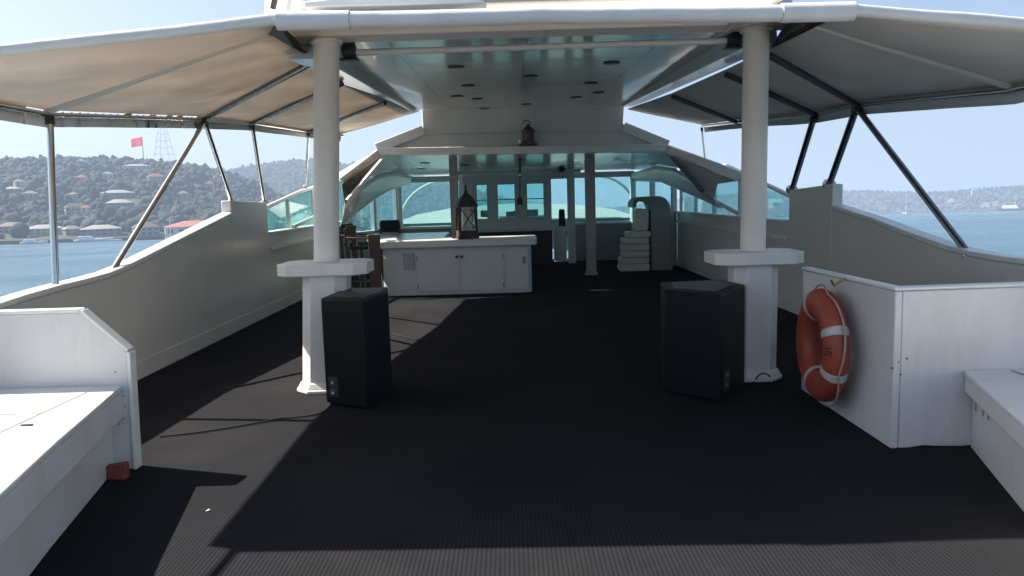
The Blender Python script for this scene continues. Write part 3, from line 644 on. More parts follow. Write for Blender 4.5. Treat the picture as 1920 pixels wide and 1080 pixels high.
for (px, py, sd, x), top, r, lab in posts:
    base = atx(px, py, x) if px != 1322 else at(1322, 300, 13.5)
    top = Vector(top) + Vector((0.03 if sd == 'L' else -0.03, 0, -0.06))
    t = thing('awning_post', lab, 'post', base, 'stainless posts holding up the awnings')
    MB().tube([base, base.lerp(top, 0.5), top], r, 14).build('tube', M['dark_pipe' if lab.startswith('dark') else 'steel'], t)
    ax = (top - base).normalized()
    MB().lathe([(r * 2.1, -0.004), (r * 2.1, 0.008), (r * 1.25, 0.014), (r * 1.2, 0.05)], base, 16, ax if r > 0.02 else Vector((0, 0, 1))).build('foot_flange', M['steel'], t)
    MB().lathe([(r * 1.3, -0.06), (r * 1.3, 0.0), (r * 1.1, 0.02)], top, 14, ax).build('top_socket', M['dark_metal'], t)

# ================================================================== OBJECTS ON DECK
def octa(cx, cy, hx, hy, ch):
    return [(cx - hx + ch, cy - hy), (cx + hx - ch, cy - hy), (cx + hx, cy - hy + ch), (cx + hx, cy + hy - ch), (cx + hx - ch, cy + hy), (cx - hx + ch, cy + hy), (cx - hx, cy + hy - ch), (cx - hx, cy - hy + ch)]
def pillar(tx, bx, cy, zl, label):
    t = thing('pillar', label, 'pillar', (bx, cy, 0), 'pillars under the hardtop')
    mx = bx + (tx - bx) * 0.34
    MB().prism([(x, y, 0) for x, y in octa(bx, cy, 0.235, 0.235, 0.12)], (0, 0, 0.035)).build('foot_plate', M['pillar'], t, 0.01)
    rows = MB()
    def ring(h, ch, z, cx): return [Vector((x, y, z)) for x, y in octa(cx, cy, h, h, ch)]
    rs = [ring(0.225, 0.115, 0.036, bx), ring(0.2, 0.1, 0.085, bx), ring(0.185, 0.085, 0.09, bx), ring(0.185, 0.085, zl - 0.002, mx)]
    rows.grid([r + [r[0]] for r in rs], False); rows.add(rs[-1], [tuple(range(8))]); rows.add(rs[0], [tuple(range(8))])
    rows.build('pedestal', M['pillar'], t, 0.008)
    MB().prism([(x, y, zl) for x, y in octa(mx, cy - 0.0, 0.375, 0.27, 0.1)], (0, 0, 0.1)).build('table_ledge', M['pillar'], t, 0.008)
    z0 = zl + 0.102
    MB().tube([(mx, cy, z0), ((mx + tx) / 2, cy, (z0 + 2.9) / 2), (tx, cy, 2.9)], 0.105, 32).build('shaft', M['pillar'], t)
    MB().lathe([(0.118, 0), (0.135, 0.012), (0.135, 0.03), (0.118, 0.036)], (tx, cy, 2.894), 32).build('capital', M['pillar'], t)
yp = 6.58
pillar(at(613, 100, yp).x, at(614, 725, yp).x, yp, 1.0, 'white round pillar with ledge on octagonal pedestal, left one, sunlit foot')
pillar(at(1418, 80, yp).x, at(1408, 700, yp).x, yp, 0.99, 'white round pillar with ledge on octagonal pedestal, right one beside the life ring')

# speakers
def speaker(name_lab, plan, h, panel, top_in):
    c = sum((Vector((x, y, 0)) for x, y in plan), Vector()) / len(plan)
    t = thing('loudspeaker', name_lab, 'loudspeaker', c, 'loudspeakers in front of the pillars')
    MB().prism([(x, y, 0.02) for x, y in plan], (0, 0, h - 0.02)).build('cabinet', M['black_box'], t, 0.018, 3)
    for x, y in plan:
        p = Vector((x, y, 0)).lerp(c, 0.18)
        MB().lathe([(0.025, 0), (0.025, 0.022)], p, 12).build('foot', M['cable'], t)
    (x0, y0), (x1, y1) = plan[panel], plan[(panel + 1) % len(plan)]
    a, b = Vector((x0, y0, 0)), Vector((x1, y1, 0)); d = (b - a).normalized(); n = Vector((d.y, -d.x, 0))
    if n.dot(a - c) < 0: n = -n
    L = (b - a).length
    # recessed connector plate with sockets
    q = lambda u, z, o: a + d * (u * L) + Vector((0, 0, z)) + n * o
    m = MB(); m.hexa([q(0.1, .08, .001), q(0.32, .08, .001), q(0.32, .08, .006), q(0.1, .08, .006), q(0.1, .24, .001), q(0.32, .24, .001), q(0.32, .24, .006), q(0.1, .24, .006)])
    pl = m.build('connector_plate', M['dark_metal'], t, 0.002)
    for z in (0.12, 0.2):
        MB().lathe([(0.022, 0), (0.022, 0.008), (0.012, 0.008), (0.012, 0.002)], q(0.21, z, .006), 14, n).build('socket', M['steel'], pl)
    m = MB(); c2 = c + Vector((0, 0, h + .001))
    m.prism([Vector((x, y, h + 0.001)).lerp(c2, 0.25) for x, y in plan], (0, 0, 0.004)); m.build('top_pad', M['dark_metal'], t, 0.002)
    gl = MB(); ys = len(plan)
    (x0, y0), (x1, y1) = plan[top_in], plan[(top_in + 1) % ys]
    a, b = Vector((x0, y0, 0)), Vector((x1, y1, 0)); d = (b - a).normalized(); n = Vector((d.y, -d.x, 0))
    if n.dot(a - c) < 0: n = -n
    L = (b - a).length
    gl.prism([a + d * 0.03 + n * .002 + Vector((0, 0, .06)), b - d * 0.03 + n * .002 + Vector((0, 0, .06)), b - d * 0.03 + n * .002 + Vector((0, 0, h - .05)), a + d * 0.03 + n * .002 + Vector((0, 0, h - .05))], n * 0.008).build('grille', M['black_cloth'], t, 0.003)
    return t
L0, L1, L2 = atz(612, 760, 0), atz(690, 772, 0), atz(735, 742, 0)
speaker('black trapezoid loudspeaker standing before the left pillar', [(L0.x, L0.y), (L1.x, L1.y), (L2.x, L2.y), (L2.x - 0.06, L2.y + 0.42), (L0.x + 0.06, L2.y + 0.42)], 0.86, 0, 3)
R0, R1, R2 = atz(1246, 738, 0), atz(1352, 760, 0), atz(1396, 722, 0)
speaker('black trapezoid loudspeaker standing before the right pillar', [(R0.x, R0.y), (R1.x, R1.y), (R2.x, R2.y), (R2.x - 0.08, R2.y + 0.42), (R0.x + 0.08, R2.y + 0.36)], 0.84, 1, 3)

# cable by the right pillar, and dark tubes laid as lines on the carpet
def cable(name, lab, pts, r=0.006):
    P_ = [Vector(p) for p in pts]; out = []
    for i in range(len(P_) - 1):
        p0, p1, p2, p3 = P_[max(i - 1, 0)], P_[i], P_[i + 1], P_[min(i + 2, len(P_) - 1)]
        for k in range(8):
            u = k / 8
            out.append(0.5 * ((2 * p1) + (p2 - p0) * u + (2 * p0 - 5 * p1 + 4 * p2 - p3) * u * u + (3 * p1 - p0 - 3 * p2 + p3) * u ** 3))
    out.append(P_[-1]); tag(MB().tube(out, r, 8).build(name, M['cable']), lab, 'cable')
g = lambda px, py, z=0.009: atz(px, py, z)
cable('cable', 'thin black line over the carpet from the left loudspeaker, standing in for faint shadow', [g(624, 752), g(600, 775), g(520, 786), g(440, 800), g(360, 812), g(300, 818)])  # dark tube drawn in place of a faint shadow line
cable('cable', 'black cable looping up at the foot of the right pillar', [g(1398, 722), g(1415, 715), atz(1420, 706, 0.06), atz(1430, 700, 0.1), atz(1442, 704, 0.06), g(1446, 713), g(1475, 722), g(1495, 728)])
cable('cable', 'short thin black line on the carpet behind the left loudspeaker', [g(737, 625), g(752, 630), g(770, 634), g(800, 640)])  # thin black tube lying along the carpet

# life ring on the locker side
LX = 2.30
t = thing('life_ring', 'faded orange life ring with white bands hanging on the white locker side', 'life ring', (LX - 0.1, 5.42, 0.12))
RC = Vector((LX - 0.126, 5.37, 0.505)); RM, Rm = 0.292, 0.108
TW = Matrix.Rotation(R(-4), 3, 'Z')
def ring_pt(a, b, k=1.0):  # a round the ring, b round the section
    return RC + TW @ Vector((-Rm * k * 0.78 * math.sin(b), (RM + Rm * k * math.cos(b)) * math.cos(a), (RM + Rm * k * math.cos(b)) * math.sin(a)))
def torus(a0, a1, n, k, closed):
    m = MB(); rows = [[ring_pt(a0 + (a1 - a0) * i / n, 2 * math.pi * j / 20, k) for j in range(21)] for i in range(n + 1)]
    return m.grid(rows)
torus(0, 2 * math.pi, 72, 1.0, True).build('ring_body', M['orange'], t)
for a in (65, 155, 205, 290):
    torus(R(a - 4.6), R(a + 4.6), 6, 1.022, False).build('reflective_band', M['band'], t, solid=0.002)
rp = []
for i in range(97):
    a = 2 * math.pi * i / 96; f = abs(math.sin(2 * (a - R(20)))); k = RM + Rm * (1.03 + 0.24 * f)
    rp.append(RC + TW @ Vector((-0.012 + 0.03 * f, k * math.cos(a), k * math.sin(a))))
MB().tube(rp, 0.007, 8).build('grab_rope', M['rope'], t)
m = MB()   # worn dark print on the lower near side
for i, (da, dw) in enumerate([(0, 3), (5, 2), (9, 3.2), (14, 2)]):
    a0 = R(188 - 24 + da)
for row in range(3):
    for i in range(3):
        a0 = R(172 + row * 3.6); a1 = a0 + R((1.2, 2.4, 1.6)[(row + i) % 3]); b0 = 0.7 + i * 0.24; b1 = b0 + (0.18 if (row + i) % 2 else 0.10)
        m.add([ring_pt(a0, b0, 1.012), ring_pt(a0, b1, 1.012), ring_pt(a1, b1, 1.012), ring_pt(a1, b0, 1.012)], [(0, 1, 2, 3)])
m.build('worn_print', M['black_mark'], t, solid=0.001)
m = MB(); hk = RC + Vector((0.02, -0.10, RM + Rm + 0.03))
m.tube([(LX - 0.003, hk.y, hk.z + 0.05), (LX - 0.05, hk.y, hk.z + 0.03), (LX - 0.09, hk.y, hk.z), (LX - 0.11, hk.y, hk.z + 0.04)], 0.009, 8)
m.build('wall_hook', M['brass'], t)

# white locker and stern bench, right side
t = thing('deck_locker', 'white painted deck locker carrying the life ring, its stained corner facing aft', 'locker', (LX, 4.72, 0))
yA = atz(1655, 842, 0).y; yB = atx(1505, 520, LX).y
MB().prism([(LX, yA, 0.0), (LX, yB, 0.0), (LX, yB, 0.965), (LX, yA, 0.975)], (0.045, 0, 0)).build('side_panel', M['bench'], t, 0.008)
# aft panel with a ragged lower edge
bot = [(LX + 0.047, 0.0), (LX + 0.12, -0.0), (LX + 0.2, 0.012), (LX + 0.3, 0.004), (LX + 0.45, 0.0), (LX + 0.55, 0.012), (LX + 0.62, 0.02), (XR - 0.002, 0.02)]
MB().prism([(x, yA + 0.004, z + 0.002) for x, z in bot] + [(XR - 0.002, yA + 0.004, 0.985), (LX + 0.047, yA + 0.004, 0.975)], (0, 0.04, 0)).build('aft_panel', M['bench'], t, 0.006)
MB().prism([(LX - 0.012, yA - 0.012, 0.978), (XR - 0.003, yA - 0.012, 0.988), (XR - 0.003, yA + 0.07, 0.988), (LX + 0.06, yA + 0.07, 0.978), (LX + 0.06, yB, 0.970), (LX - 0.012, yB, 0.970)], (0, 0, 0.022)).build('top_edge', M['cap'], t, 0.007)
MB().box((LX + 0.062, yB - 0.05, 0.0), (XR - 0.003, yB - 0.005, 0.55)).build('front_panel', M['bench'], t, 0.006)
m = MB()
for px, py in ((1673, 690), (1684, 679), (1700, 672), (1688, 702)):
    m.lathe([(0.007, 0), (0.005, 0.006), (0.0005, 0.007)], at(px, py, yA + 0.005), 10, Vector((0, -1, 0)))
m.build('bolt_heads', M['dark_metal'], t)

def bench(label, x_in, path, zs, th, back_x, yy, riser, mat, group):
    """path: front edge of the seat from the locker/end panel towards the stern"""
    t = thing('stern_bench', label, 'bench', (path[0][0], path[0][1] - 0.5, 0), group)
    top = [(x, y, zs - 0.035) for x, y in path] + [(back_x, path[-1][1], zs - 0.035), (back_x, path[0][1], zs - 0.035)]
    MB().prism(top, (0, 0, 0.035)).build('seat', M['bench'], t, 0.008)
    sg = 1 if back_x > path[0][0] else -1
    ap = [(x + sg * 0.006, y, zs - th) for x, y in path]; ap2 = [(x + sg * 0.05, y, zs - th) for x, y in reversed(path)]
    MB().prism(ap + ap2, (0, 0, th - 0.037)).build('apron', M['bench'], t, 0.006)
    rs = [(x + sg * riser, y, 0.0) for x, y in path]; rs2 = [(x + sg * (riser + 0.05), y, 0.0) for x, y in reversed(path)]
    MB().prism(rs + rs2, (0, 0, zs - 0.037)).build('riser', M['bench'], t, 0.004)
    return t
sp = [(atz(1795, 690, 0.48).x, yA - 0.004), (atz(1860, 742, 0.48).x, atz(1860, 742, 0.48).y), (atz(1920, 795, 0.48).x, atz(1920, 795, 0.48).y), (2.15, 2.9), (1.75, 2.0)]
tb = bench('white stern bench running aft from the locker, mostly out of frame right', 0, sp, 0.48, 0.13, XR - 0.01, 0, 0.06, None, 'white benches at the stern')
m = MB(); m.box((2.98, 2.6, 0.482), (3.0, yA - 0.05, 0.486)); m.build('hatch_seam', M['grey'], tb)
for u in (0.15, 0.42, 0.6):
    p = Vector((*sp[0], 0)).lerp(Vector((*sp[1], 0)), u); MB().box((p.x + 0.056, p.y - 0.010, 0.24 + 0.06 * u), (p.x + 0.0595, p.y + 0.010, 0.348)).build('rust_streak', M['rope'], tb)

# bench and end panel, left side
EP = 4.62
t = thing('bench_end_panel', 'white bench end panel with chamfered top corner at the left', 'panel', (-2.6, EP, 0))
pl = [at(252, 893, EP), at(238, 660, EP), at(150, 586, EP)]
poly = [Vector((pl[0].x, EP, 0)), Vector((pl[1].x, EP, pl[1].z)), Vector((pl[2].x, EP, pl[2].z)), Vector((XL + 0.012, EP, pl[2].z - 0.0)), Vector((XL + 0.012, EP, 0.18)), Vector((XL + 0.02, EP, 0.0))]
MB().prism(poly, (0, 0.05, 0)).build('board', M['bench'], t, 0.008)
m = MB()
for a, b in ((poly[0] + Vector((0, 0, .0)), poly[1]), (poly[1], poly[2]), (poly[2], poly[3])):
    d = (b - a).normalized(); nrm = Vector((d.z, 0, -d.x)); nrm = nrm if nrm.x + nrm.z > 0 else -nrm
    a = a + nrm * 0.012; b = b + nrm * 0.012
    m.hexa([Vector((a.x - nrm.x * .011, EP - .012, a.z - nrm.z * .011)), Vector((b.x - nrm.x * .011, EP - .012, b.z - nrm.z * .011)), Vector((b.x - nrm.x * .011, EP + .064, b.z - nrm.z * .011)), Vector((a.x - nrm.x * .011, EP + .064, a.z - nrm.z * .011)),
            Vector((a.x + nrm.x * .011, EP - .012, a.z + nrm.z * .011)), Vector((b.x + nrm.x * .011, EP - .012, b.z + nrm.z * .011)), Vector((b.x + nrm.x * .011, EP + .064, b.z + nrm.z * .011)), Vector((a.x + nrm.x * .011, EP + .064, a.z + nrm.z * .011))])
m.build('edge_trim', M['cap'], t, 0.004)
m = MB()
for px, py in ((216, 698), (232, 742), (234, 762), (232, 785), (222, 795)):
    m.lathe([(0.006, 0), (0.004, 0.005), (0.0005, 0.006)], at(px, py, EP - 0.001), 10, Vector((0, -1, 0)))
m.build('screw_heads', M['grey'], t)
q = [atz(213, 730, 0.53), atz(110, 825, 0.53), atz(0, 927, 0.53)]
sp = [(q[0].x, EP - 0.003), (q[1].x, q[1].y), (q[2].x, q[2].y), (q[2].x + 0.22, 2.2), (q[2].x + 0.5, 1.5)]
tb = bench('white stern bench with sunlit seat in the left foreground', 0, sp, 0.53, 0.2, XL + 0.01, 0, 0.09, None, 'white benches at the stern')
h0, h1 = atz(150, 762, 0.5315), atz(30, 790, 0.5315)
m = MB(); m.box((-2.52, 2.4, 0.531), (-2.512, 4.45, 0.5335)); m.box((-3.3, 4.0, 0.531), (-2.525, 4.008, 0.5335)); m.box((-3.3, 3.2, 0.531), (-2.525, 3.208, 0.5335)); m.build('hatch_seam', M['grey'], tb)
m = MB(); c = atz(50, 797, 0.533); m.box((c.x - .03, c.y - .012, 0.532), (c.x + .03, c.y + .012, 0.538)); m.build('hatch_latch', M['dark_metal'], tb, 0.002)
c = atz(224, 897, 0)
o = MB().hexa([(c.x - .10, c.y - .02, 0.002), (c.x + .055, c.y - .04, 0.002), (c.x + .055, c.y + .03, 0.002), (c.x - .1, c.y + .05, 0.002), (c.x - .08, c.y - .01, 0.075), (c.x + .05, c.y - .03, 0.098), (c.x + .05, c.y + .03, 0.098), (c.x - .08, c.y + .05, 0.075)]).build('wood_block', M['red_wood'], bevel=0.006)
tag(o, 'small reddish brown wood block wedged under the left bench end panel', 'wood block')
c = atz(390, 957, 0.004)
o = MB().add([(c.x - .012, c.y - .006, .003), (c.x + .004, c.y - .01, .005), (c.x + .016, c.y + .006, .004), (c.x, c.y + .01, .009)], [(0, 1, 2, 3)]).build('paper_scrap', M['paper'], solid=0.001)
tag(o, 'tiny crumpled white paper scrap lying on the sunlit carpet', 'paper scrap')

# ---- bar counter
yf = atz(860, 553, 0).y
t = thing('bar_counter', 'white bar counter with rounded top and cupboard doors, lantern on it', 'bar counter', (-0.9, yf, 0))
bx0, bx1 = at(716, 500, yf).x, at(997, 500, yf).x
zt = at(860, 448, yf - 0.1).z; zc = at(860, 464, yf - 0.1).z
def rounded(pts, r, n=6):
    out = []; m = len(pts)
    for i in range(m):
        p, a, b = Vector(pts[i]), Vector(pts[i - 1]), Vector(pts[(i + 1) % m])
        d0, d1 = (a - p).normalized(), (b - p).normalized(); rr = min(r, (a - p).length / 2.1, (b - p).length / 2.1)
        s0, s1 = p + d0 * rr, p + d1 * rr
        for k in range(n + 1):
            u = k / n; out.append((1 - u) ** 2 * s0 + 2 * u * (1 - u) * p + u * u * s1)
    return out
plan = [(bx0, yf, 0), (bx1, yf, 0), (bx1, yf + 0.62, 0), (bx0 + 0.9, yf + 0.62, 0), (bx0 + 0.3, yf + 2.6, 0), (bx0 - 0.3, yf + 2.6, 0), (bx0 - 0.02, yf + 0.5, 0)]
MB().prism([p + Vector((0, 0, 0.01)) for p in rounded(plan, 0.16)], (0, 0, zc - 0.012)).build('body', M['cabinet'], t, 0.006)
top = [(bx0 - 0.05, yf - 0.1, zc), (bx1 + 0.1, yf - 0.1, zc), (bx1 + 0.1, yf + 0.68, zc), (bx0 + 1.0, yf + 0.7, zc), (bx0 + 0.95, yf + 2.75, zc), (bx0 - 0.75, yf + 2.75, zc), (bx0 - 0.22, yf + 0.5, zc)]
MB().prism(rounded(top, 0.14), (0, 0, zt - zc)).build('counter_top', M['counter'], t, 0.03, 4)
def fpanel(x0, x1, z0, z1, o=0.014): return MB().box((x0, yf - o, z0), (x1, yf - 0.001, z1))
fx = lambda px: at(px, 500, yf).x
fz = lambda py: at(860, py, yf).z
for (a, b), hx in (((781, 861), 857), ((863, 945), 867)):
    d = fpanel(fx(a) + .003, fx(b) - .003, fz(545), fz(472)).build('door', M['cabinet'], t, 0.004)
    MB().lathe([(0.012, 0), (0.012, 0.02), (0.024, 0.028), (0.02, 0.04), (0.001, 0.042)], (fx(hx), yf - 0.014, fz(481)), 14, Vector((0, -1, 0))).build('knob', M['dark_metal'], d)
    for zz in (fz(482), fz(536)):
        hxx = fx(a) + 0.012 if hx < 860 else fx(b) - 0.012
        MB().lathe([(0.008, -0.035), (0.008, 0.035)], (hxx, yf - 0.019, zz), 8).build('hinge', M['steel'], d)
fpanel(fx(947.5), fx(990), fz(545), fz(472), 0.01).build('side_panel', M['cabinet'], t, 0.004)
fpanel(fx(980), fx(986), fz(497), fz(484), 0.016).build('socket', M['grey'], t, 0.002)
gp = fpanel(fx(757), fx(778), fz(503), fz(472), 0.012).build('vent_grille', M['grey'], t, 0.003)
m = MB()
for k in range(9):
    z = fz(503) + (fz(472) - fz(503)) * (k + 0.5) / 9; m.box((fx(758.5), yf - 0.018, z - 0.008), (fx(776.5), yf - 0.0125, z + 0.006))
m.build('slats', M['cabinet'], gp)

# ---- lantern on the bar
yl = yf + 0.05; lc = at(876, 446, yl); lc.z = zt
t = thing('candle_lantern', 'tall dark wooden candle lantern with crossed bars standing on the bar', 'lantern', lc)
s = 27 * yl / F_PX * 0.76; hbody = at(876, 385, yl).z - zt; LR = Matrix.Rotation(R(14), 3, 'Z')
lp = lambda x, y, z: lc + LR @ Vector((x, y, 0)) + Vector((0, 0, z))
def lbox(m, x0, y0, z0, x1, y1, z1):
    m.hexa([lp(x0, y0, z0), lp(x1, y0, z0), lp(x1, y1, z0), lp(x0, y1, z0), lp(x0, y0, z1), lp(x1, y0, z1), lp(x1, y1, z1), lp(x0, y1, z1)])
m = MB(); lbox(m, -s * .95, -s * .95, 0.001, s * .95, s * .95, 0.03); lbox(m, -s * .85, -s * .85, 0.031, s * .85, s * .85, 0.13); m.build('base', M['lantern_wood'], t, 0.006)
e = s * 0.78; pw = 0.022
for sx in (-1, 1):
    for sy in (-1, 1):
        MB().bar(lp(sx * e, sy * e, 0.131), lp(sx * e * 0.9, sy * e * 0.9, hbody - 0.03), pw * 2).build('corner_post', M['lantern_wood'], t, 0.004)
m = MB()
for k in range(4):
    Q = Matrix.Rotation(k * math.pi / 2, 3, 'Z')
    def w_(x, z): v = Q @ Vector((x, -e * 0.96, 0)); return lp(v.x, v.y, z)
    m.bar(w_(-e * 0.9, 0.14), w_(e * 0.85, hbody - 0.05), 0.014); m.bar(w_(e * 0.9, 0.14), w_(-e * 0.85, hbody - 0.05), 0.0138)
m.build('crossed_bars', M['dark_metal'], t)
m = MB()
for k in range(4):
    Q = Matrix.Rotation(k * math.pi / 2, 3, 'Z'); c4 = [Q @ Vector(v) for v in ((-e * .88, -e * .88, 0), (e * .88, -e * .88, 0))]
    m.add([lp(c4[0].x, c4[0].y, 0.132), lp(c4[1].x, c4[1].y, 0.132), lp(c4[1].x * .9, c4[1].y * .9, hbody - 0.03), lp(c4[0].x * .9, c4[0].y * .9, hbody - 0.03)], [(0, 1, 2, 3)])
m.build('glass', M['clear'], t)
MB().lathe([(0.085, 0.0), (0.085, 0.30), (0.08, 0.31), (0.001, 0.312)], lp(0, 0, 0.132), 20).build('candle', M['candle'], t)
hh = at(876, 362, yl).z - zt
m = MB(); q4 = lambda k, z: [lp(-k, -k, z), lp(k, -k, z), lp(k, k, z), lp(-k, k, z)]
rs = [q4(s * .92, hbody - 0.028), q4(s * .92, hbody), q4(s * .55, hbody + (hh - hbody) * .6), q4(s * .16, hh), q4(s * .13, hh + 0.03)]
m.grid([r + [r[0]] for r in rs], False); m.add(rs[-1], [(0, 1, 2, 3)]); m.add(rs[0], [(3, 2, 1, 0)]); m.build('roof', M['dark_metal'], t, 0.004)
m = MB(); tp = lp(0, 0, hh + 0.03); m.lathe([(0.03, 0), (0.018, 0.04), (0.022, 0.06), (0.008, 0.11), (0.001, 0.12)], tp, 12); m.build('finial', M['dark_metal'], t)
m = MB(); m.box((lc.x - s * 1.15 - .03, lc.y - .05, zt + 0.001), (lc.x - s * 1.15 + .02, lc.y + .02, zt + 0.05)); tag(m.build('lighter_box', M['dark_metal'], bevel=0.006), 'small dark box on the bar beside the foot of the lantern', 'box')

# ---- brass ship lantern on the bulkhead, bell pull below
c = at(991, 270, 13.86)
t = thing('ship_lantern', 'old brown ship lantern mounted on the saloon bulkhead', 'lantern', c)
MB().box((c.x - .16, c.y - .12, c.z - .015), (c.x + .16, c.y + .148, c.z + .005)).build('bracket', M['dark_metal'], t, 0.004)
MB().lathe([(0.12, 0.006), (0.12, 0.05), (0.10, 0.055), (0.10, 0.20), (0.12, 0.205), (0.12, 0.23), (0.06, 0.29), (0.04, 0.30), (0.04, 0.34), (0.001, 0.345)], c, 20).build('body', M['copper'], t)
MB().lathe([(0.05, 0), (0.05, 0.03), (0.035, 0.035), (0.001, 0.04)], c + Vector((-.03, -.1, 0.12)), 16, Vector((0, -1, 0))).build('lens', M['clear'], t)
m = MB(); m.tube([c + Vector((-.03 + .07 * math.cos(a), 0, .34 + .07 * math.sin(a))) for a in [k * math.pi / 10 for k in range(11)]], 0.008, 8); m.build('carrying_handle', M['copper'], t)
MB().lathe([(0.035, 0), (0.035, 0.07), (0.02, 0.08)], c + Vector((-.15, -.09, .006)), 12).build('wick_knob', M['steel'], t)
c = at(975, 292, 15.2)
t = thing('bell_pull', 'dark hanging bell pull with a bright ball in front of the wheelhouse windows', 'bell', at(975, 386, 15.2))
b0, b1 = at(975, 328, 15.2), at(975, 384, 15.2)
MB().tube([Vector((c.x, c.y, 2.42)), b0 + Vector((0, 0, .04))], 0.024, 10).build('rod', M['dark_metal'], t)
MB().sphere(b0, 0.045, 8).build('ball', M['steel'], t)
MB().tube([b0 - Vector((0, 0, .044)), b1 + Vector((0, 0, .14))], 0.012, 8).build('cord', M['dark_metal'], t)
MB().lathe([(0.075, 0.0), (0.062, 0.03), (0.05, 0.12), (0.02, 0.15), (0.012, 0.16)], b1, 18).build('bell_cup', M['copper'], t)

# ---- bar stools left of the bar
def stool(x, y, rz, lab, wood):
    t = thing('bar_stool', lab, 'bar stool', (x, y, 0), 'bar stools beside the bar'); Q = Matrix.Rotation(rz, 3, 'Z')
    q = lambda a, b, c_: Vector((x, y, 0)) + Q @ Vector((a, b, c_))
    for sx in (-1, 1):
        MB().bar(q(sx * .2, -.2, 0), q(sx * .19, -.17, .80), .055).build('leg', M[wood], t, 0.004)
        MB().bar(q(sx * .2, .2, 0), q(sx * .19, .24, 1.16), .055).build('leg', M[wood], t, 0.004)
        MB().bar(q(sx * .195, -.172, .25), q(sx * .195, .20, .25), .03).build('stretcher', M[wood], t, 0.003)
        MB().bar(q(sx * .23, -.2, 0.98), q(sx * .23, .215, 1.0), .05, .03).build('armrest', M[wood], t, 0.004)
    MB().bar(q(-.166, -.18, .3), q(.166, -.18, .3), .03).build('stretcher', M[wood], t, 0.003)
    m = MB(); m.hexa([q(-.2, -.22, .802), q(.2, -.22, .802), q(.2, .19, .802), q(-.2, .19, .802), q(-.2, -.22, .86), q(.2, -.22, .86), q(.2, .19, .86), q(-.2, .19, .86)]); m.build('seat', M['black_cloth'], t, 0.02)
    m = MB(); m.hexa([q(-.16, .212, .95), q(.16, .212, .95), q(.16, .24, .95), q(-.16, .24, .95), q(-.2, .20, 1.2), q(.2, .20, 1.2), q(.2, .23, 1.2), q(-.2, .23, 1.2)]); m.build('backrest', M['black_cloth'], t, 0.01)
s1 = atz(702, 560, 0)
stool(bx0 - 0.33, yf + 0.28, R(80), 'brown wooden bar stool pushed against the left end of the bar', 'brown_wood')
_a, _b = at(691, 500, yf - 0.24).x, at(714, 500, yf - 0.24).x
o = MB().prism([(_a + .03, yf - .26, 0.002), (_b, yf - .26, 0.002), (_b, yf - .19, at(702, 440, yf - .2).z), (_a, yf - .19, at(702, 440, yf - .2).z)], (0, 0.035, 0)).build('wooden_board', M['brown_wood'], bevel=0.006)
tag(o, 'dark brown wooden board standing upright against the left end of the bar', 'board')
stool(bx0 - 0.62, yf + 1.25, R(70), 'dark bar stool behind the brown one, near the left wall', 'dark_metal')
stool(bx0 - 0.35, yf + 3.1, R(0), 'dark stool whose black backrest shows above the far side of the bar', 'dark_metal')

# ---- hooded cabinet and cushions, right rear
hx0, hx1 = at(1218, 450, 16.3).x, at(1249, 450, 16.3).x
t = thing('hooded_cabinet', 'tall grey cabinet with rolled hood top against the right saloon wall', 'cabinet', (hx1, 16.4, 0))
zhood = at(1220, 368, 16.2).z
prof = [(hx1 + .06, 0), (hx1 + .06, zhood - .3)]
for k in range(1, 9):
    a = k / 8 * math.pi / 2; prof.append((hx1 + .06 - .26 * (1 - math.cos(a)), zhood - .3 + .3 * math.sin(a)))
prof += [(at(1200, 370, 16.2).x, zhood - .01)]
for k in range(1, 7):
    a = k / 6 * math.pi * .62; prof.append((at(1200, 370, 16.2).x - .17 * math.sin(a), zhood - .17 + .16 * math.cos(a)))
lx = at(1200, 370, 16.2).x
for k in range(6, -1, -1):
    a = k / 6 * math.pi * .62; prof.append((lx - .09 * math.sin(a), zhood - .17 + .075 * math.cos(a)))
prof += [(hx0 - .05, zhood - .12), (hx0, zhood - .22), (hx0, 0)]
MB().prism([(x, 16.1, z) for x, z in prof], (0, 0.7, 0)).build('hood_panel', M['hood'], t, 0.008)
MB().box((lx - .08, 16.55, 0.002), (hx0 - .004, 16.7, zhood - .3)).build('back_board', M['hood'], t, 0.006)
m = MB().box((hx1 + .065, 16.12, 0.0), (hx1 + .10, 16.75, 1.15)).build('shadow_gap_strip', M['grey'], t, 0.003)
zc0 = 0.0; stk = [('lowest', 0.62, 0.15), ('second lowest', .57, 0.14), ('third from the floor', .59, 0.13), ('fourth from the floor', .54, 0.14), ('fifth from the floor', .55, .13), ('topmost', .44, .13)]
for i, (nm, wd, hh_) in enumerate(stk):
    x1 = hx0 - 0.02 - 0.01 * (i % 2); x0 = x1 - wd - .03 * math.sin(i * 2.1)
    _q = Matrix.Rotation(R((0, 5, -6, 4, -3, 8)[i]), 3, 'Z'); _c = Vector(((x0 + x1) / 2 - .03, 16.22 + .03 * math.sin(i * 3), zc0 + .001))
    o = MB().prism([_c + _q @ Vector(v) for v in ((-wd / 2, -.25, 0), (wd / 2, -.25, 0), (wd / 2, .25, 0), (-wd / 2, .25, 0))], (0, 0, hh_ - .002)).build('seat_cushion', M['cushion'], bevel=0.035, seg=3)
    tag(o, f'white vinyl seat cushion, {nm} in the stack beside the hooded cabinet', 'cushion', 'stacked seat cushions'); zc0 += hh_ + .001
o = MB().prism(rounded([(hx0 - .36, 16.1, zc0 + .001), (hx0 - .05, 16.1, zc0 + .001), (hx0 - .04, 16.1, zc0 + .45), (hx0 - .30, 16.1, zc0 + .48)], 0.1), (0, 0.3, 0)).build('seat_cushion', M['cushion'], bevel=0.04, seg=3)
tag(o, 'white vinyl cushion stood on edge on top of the stack, under the hood', 'cushion', 'stacked seat cushions')

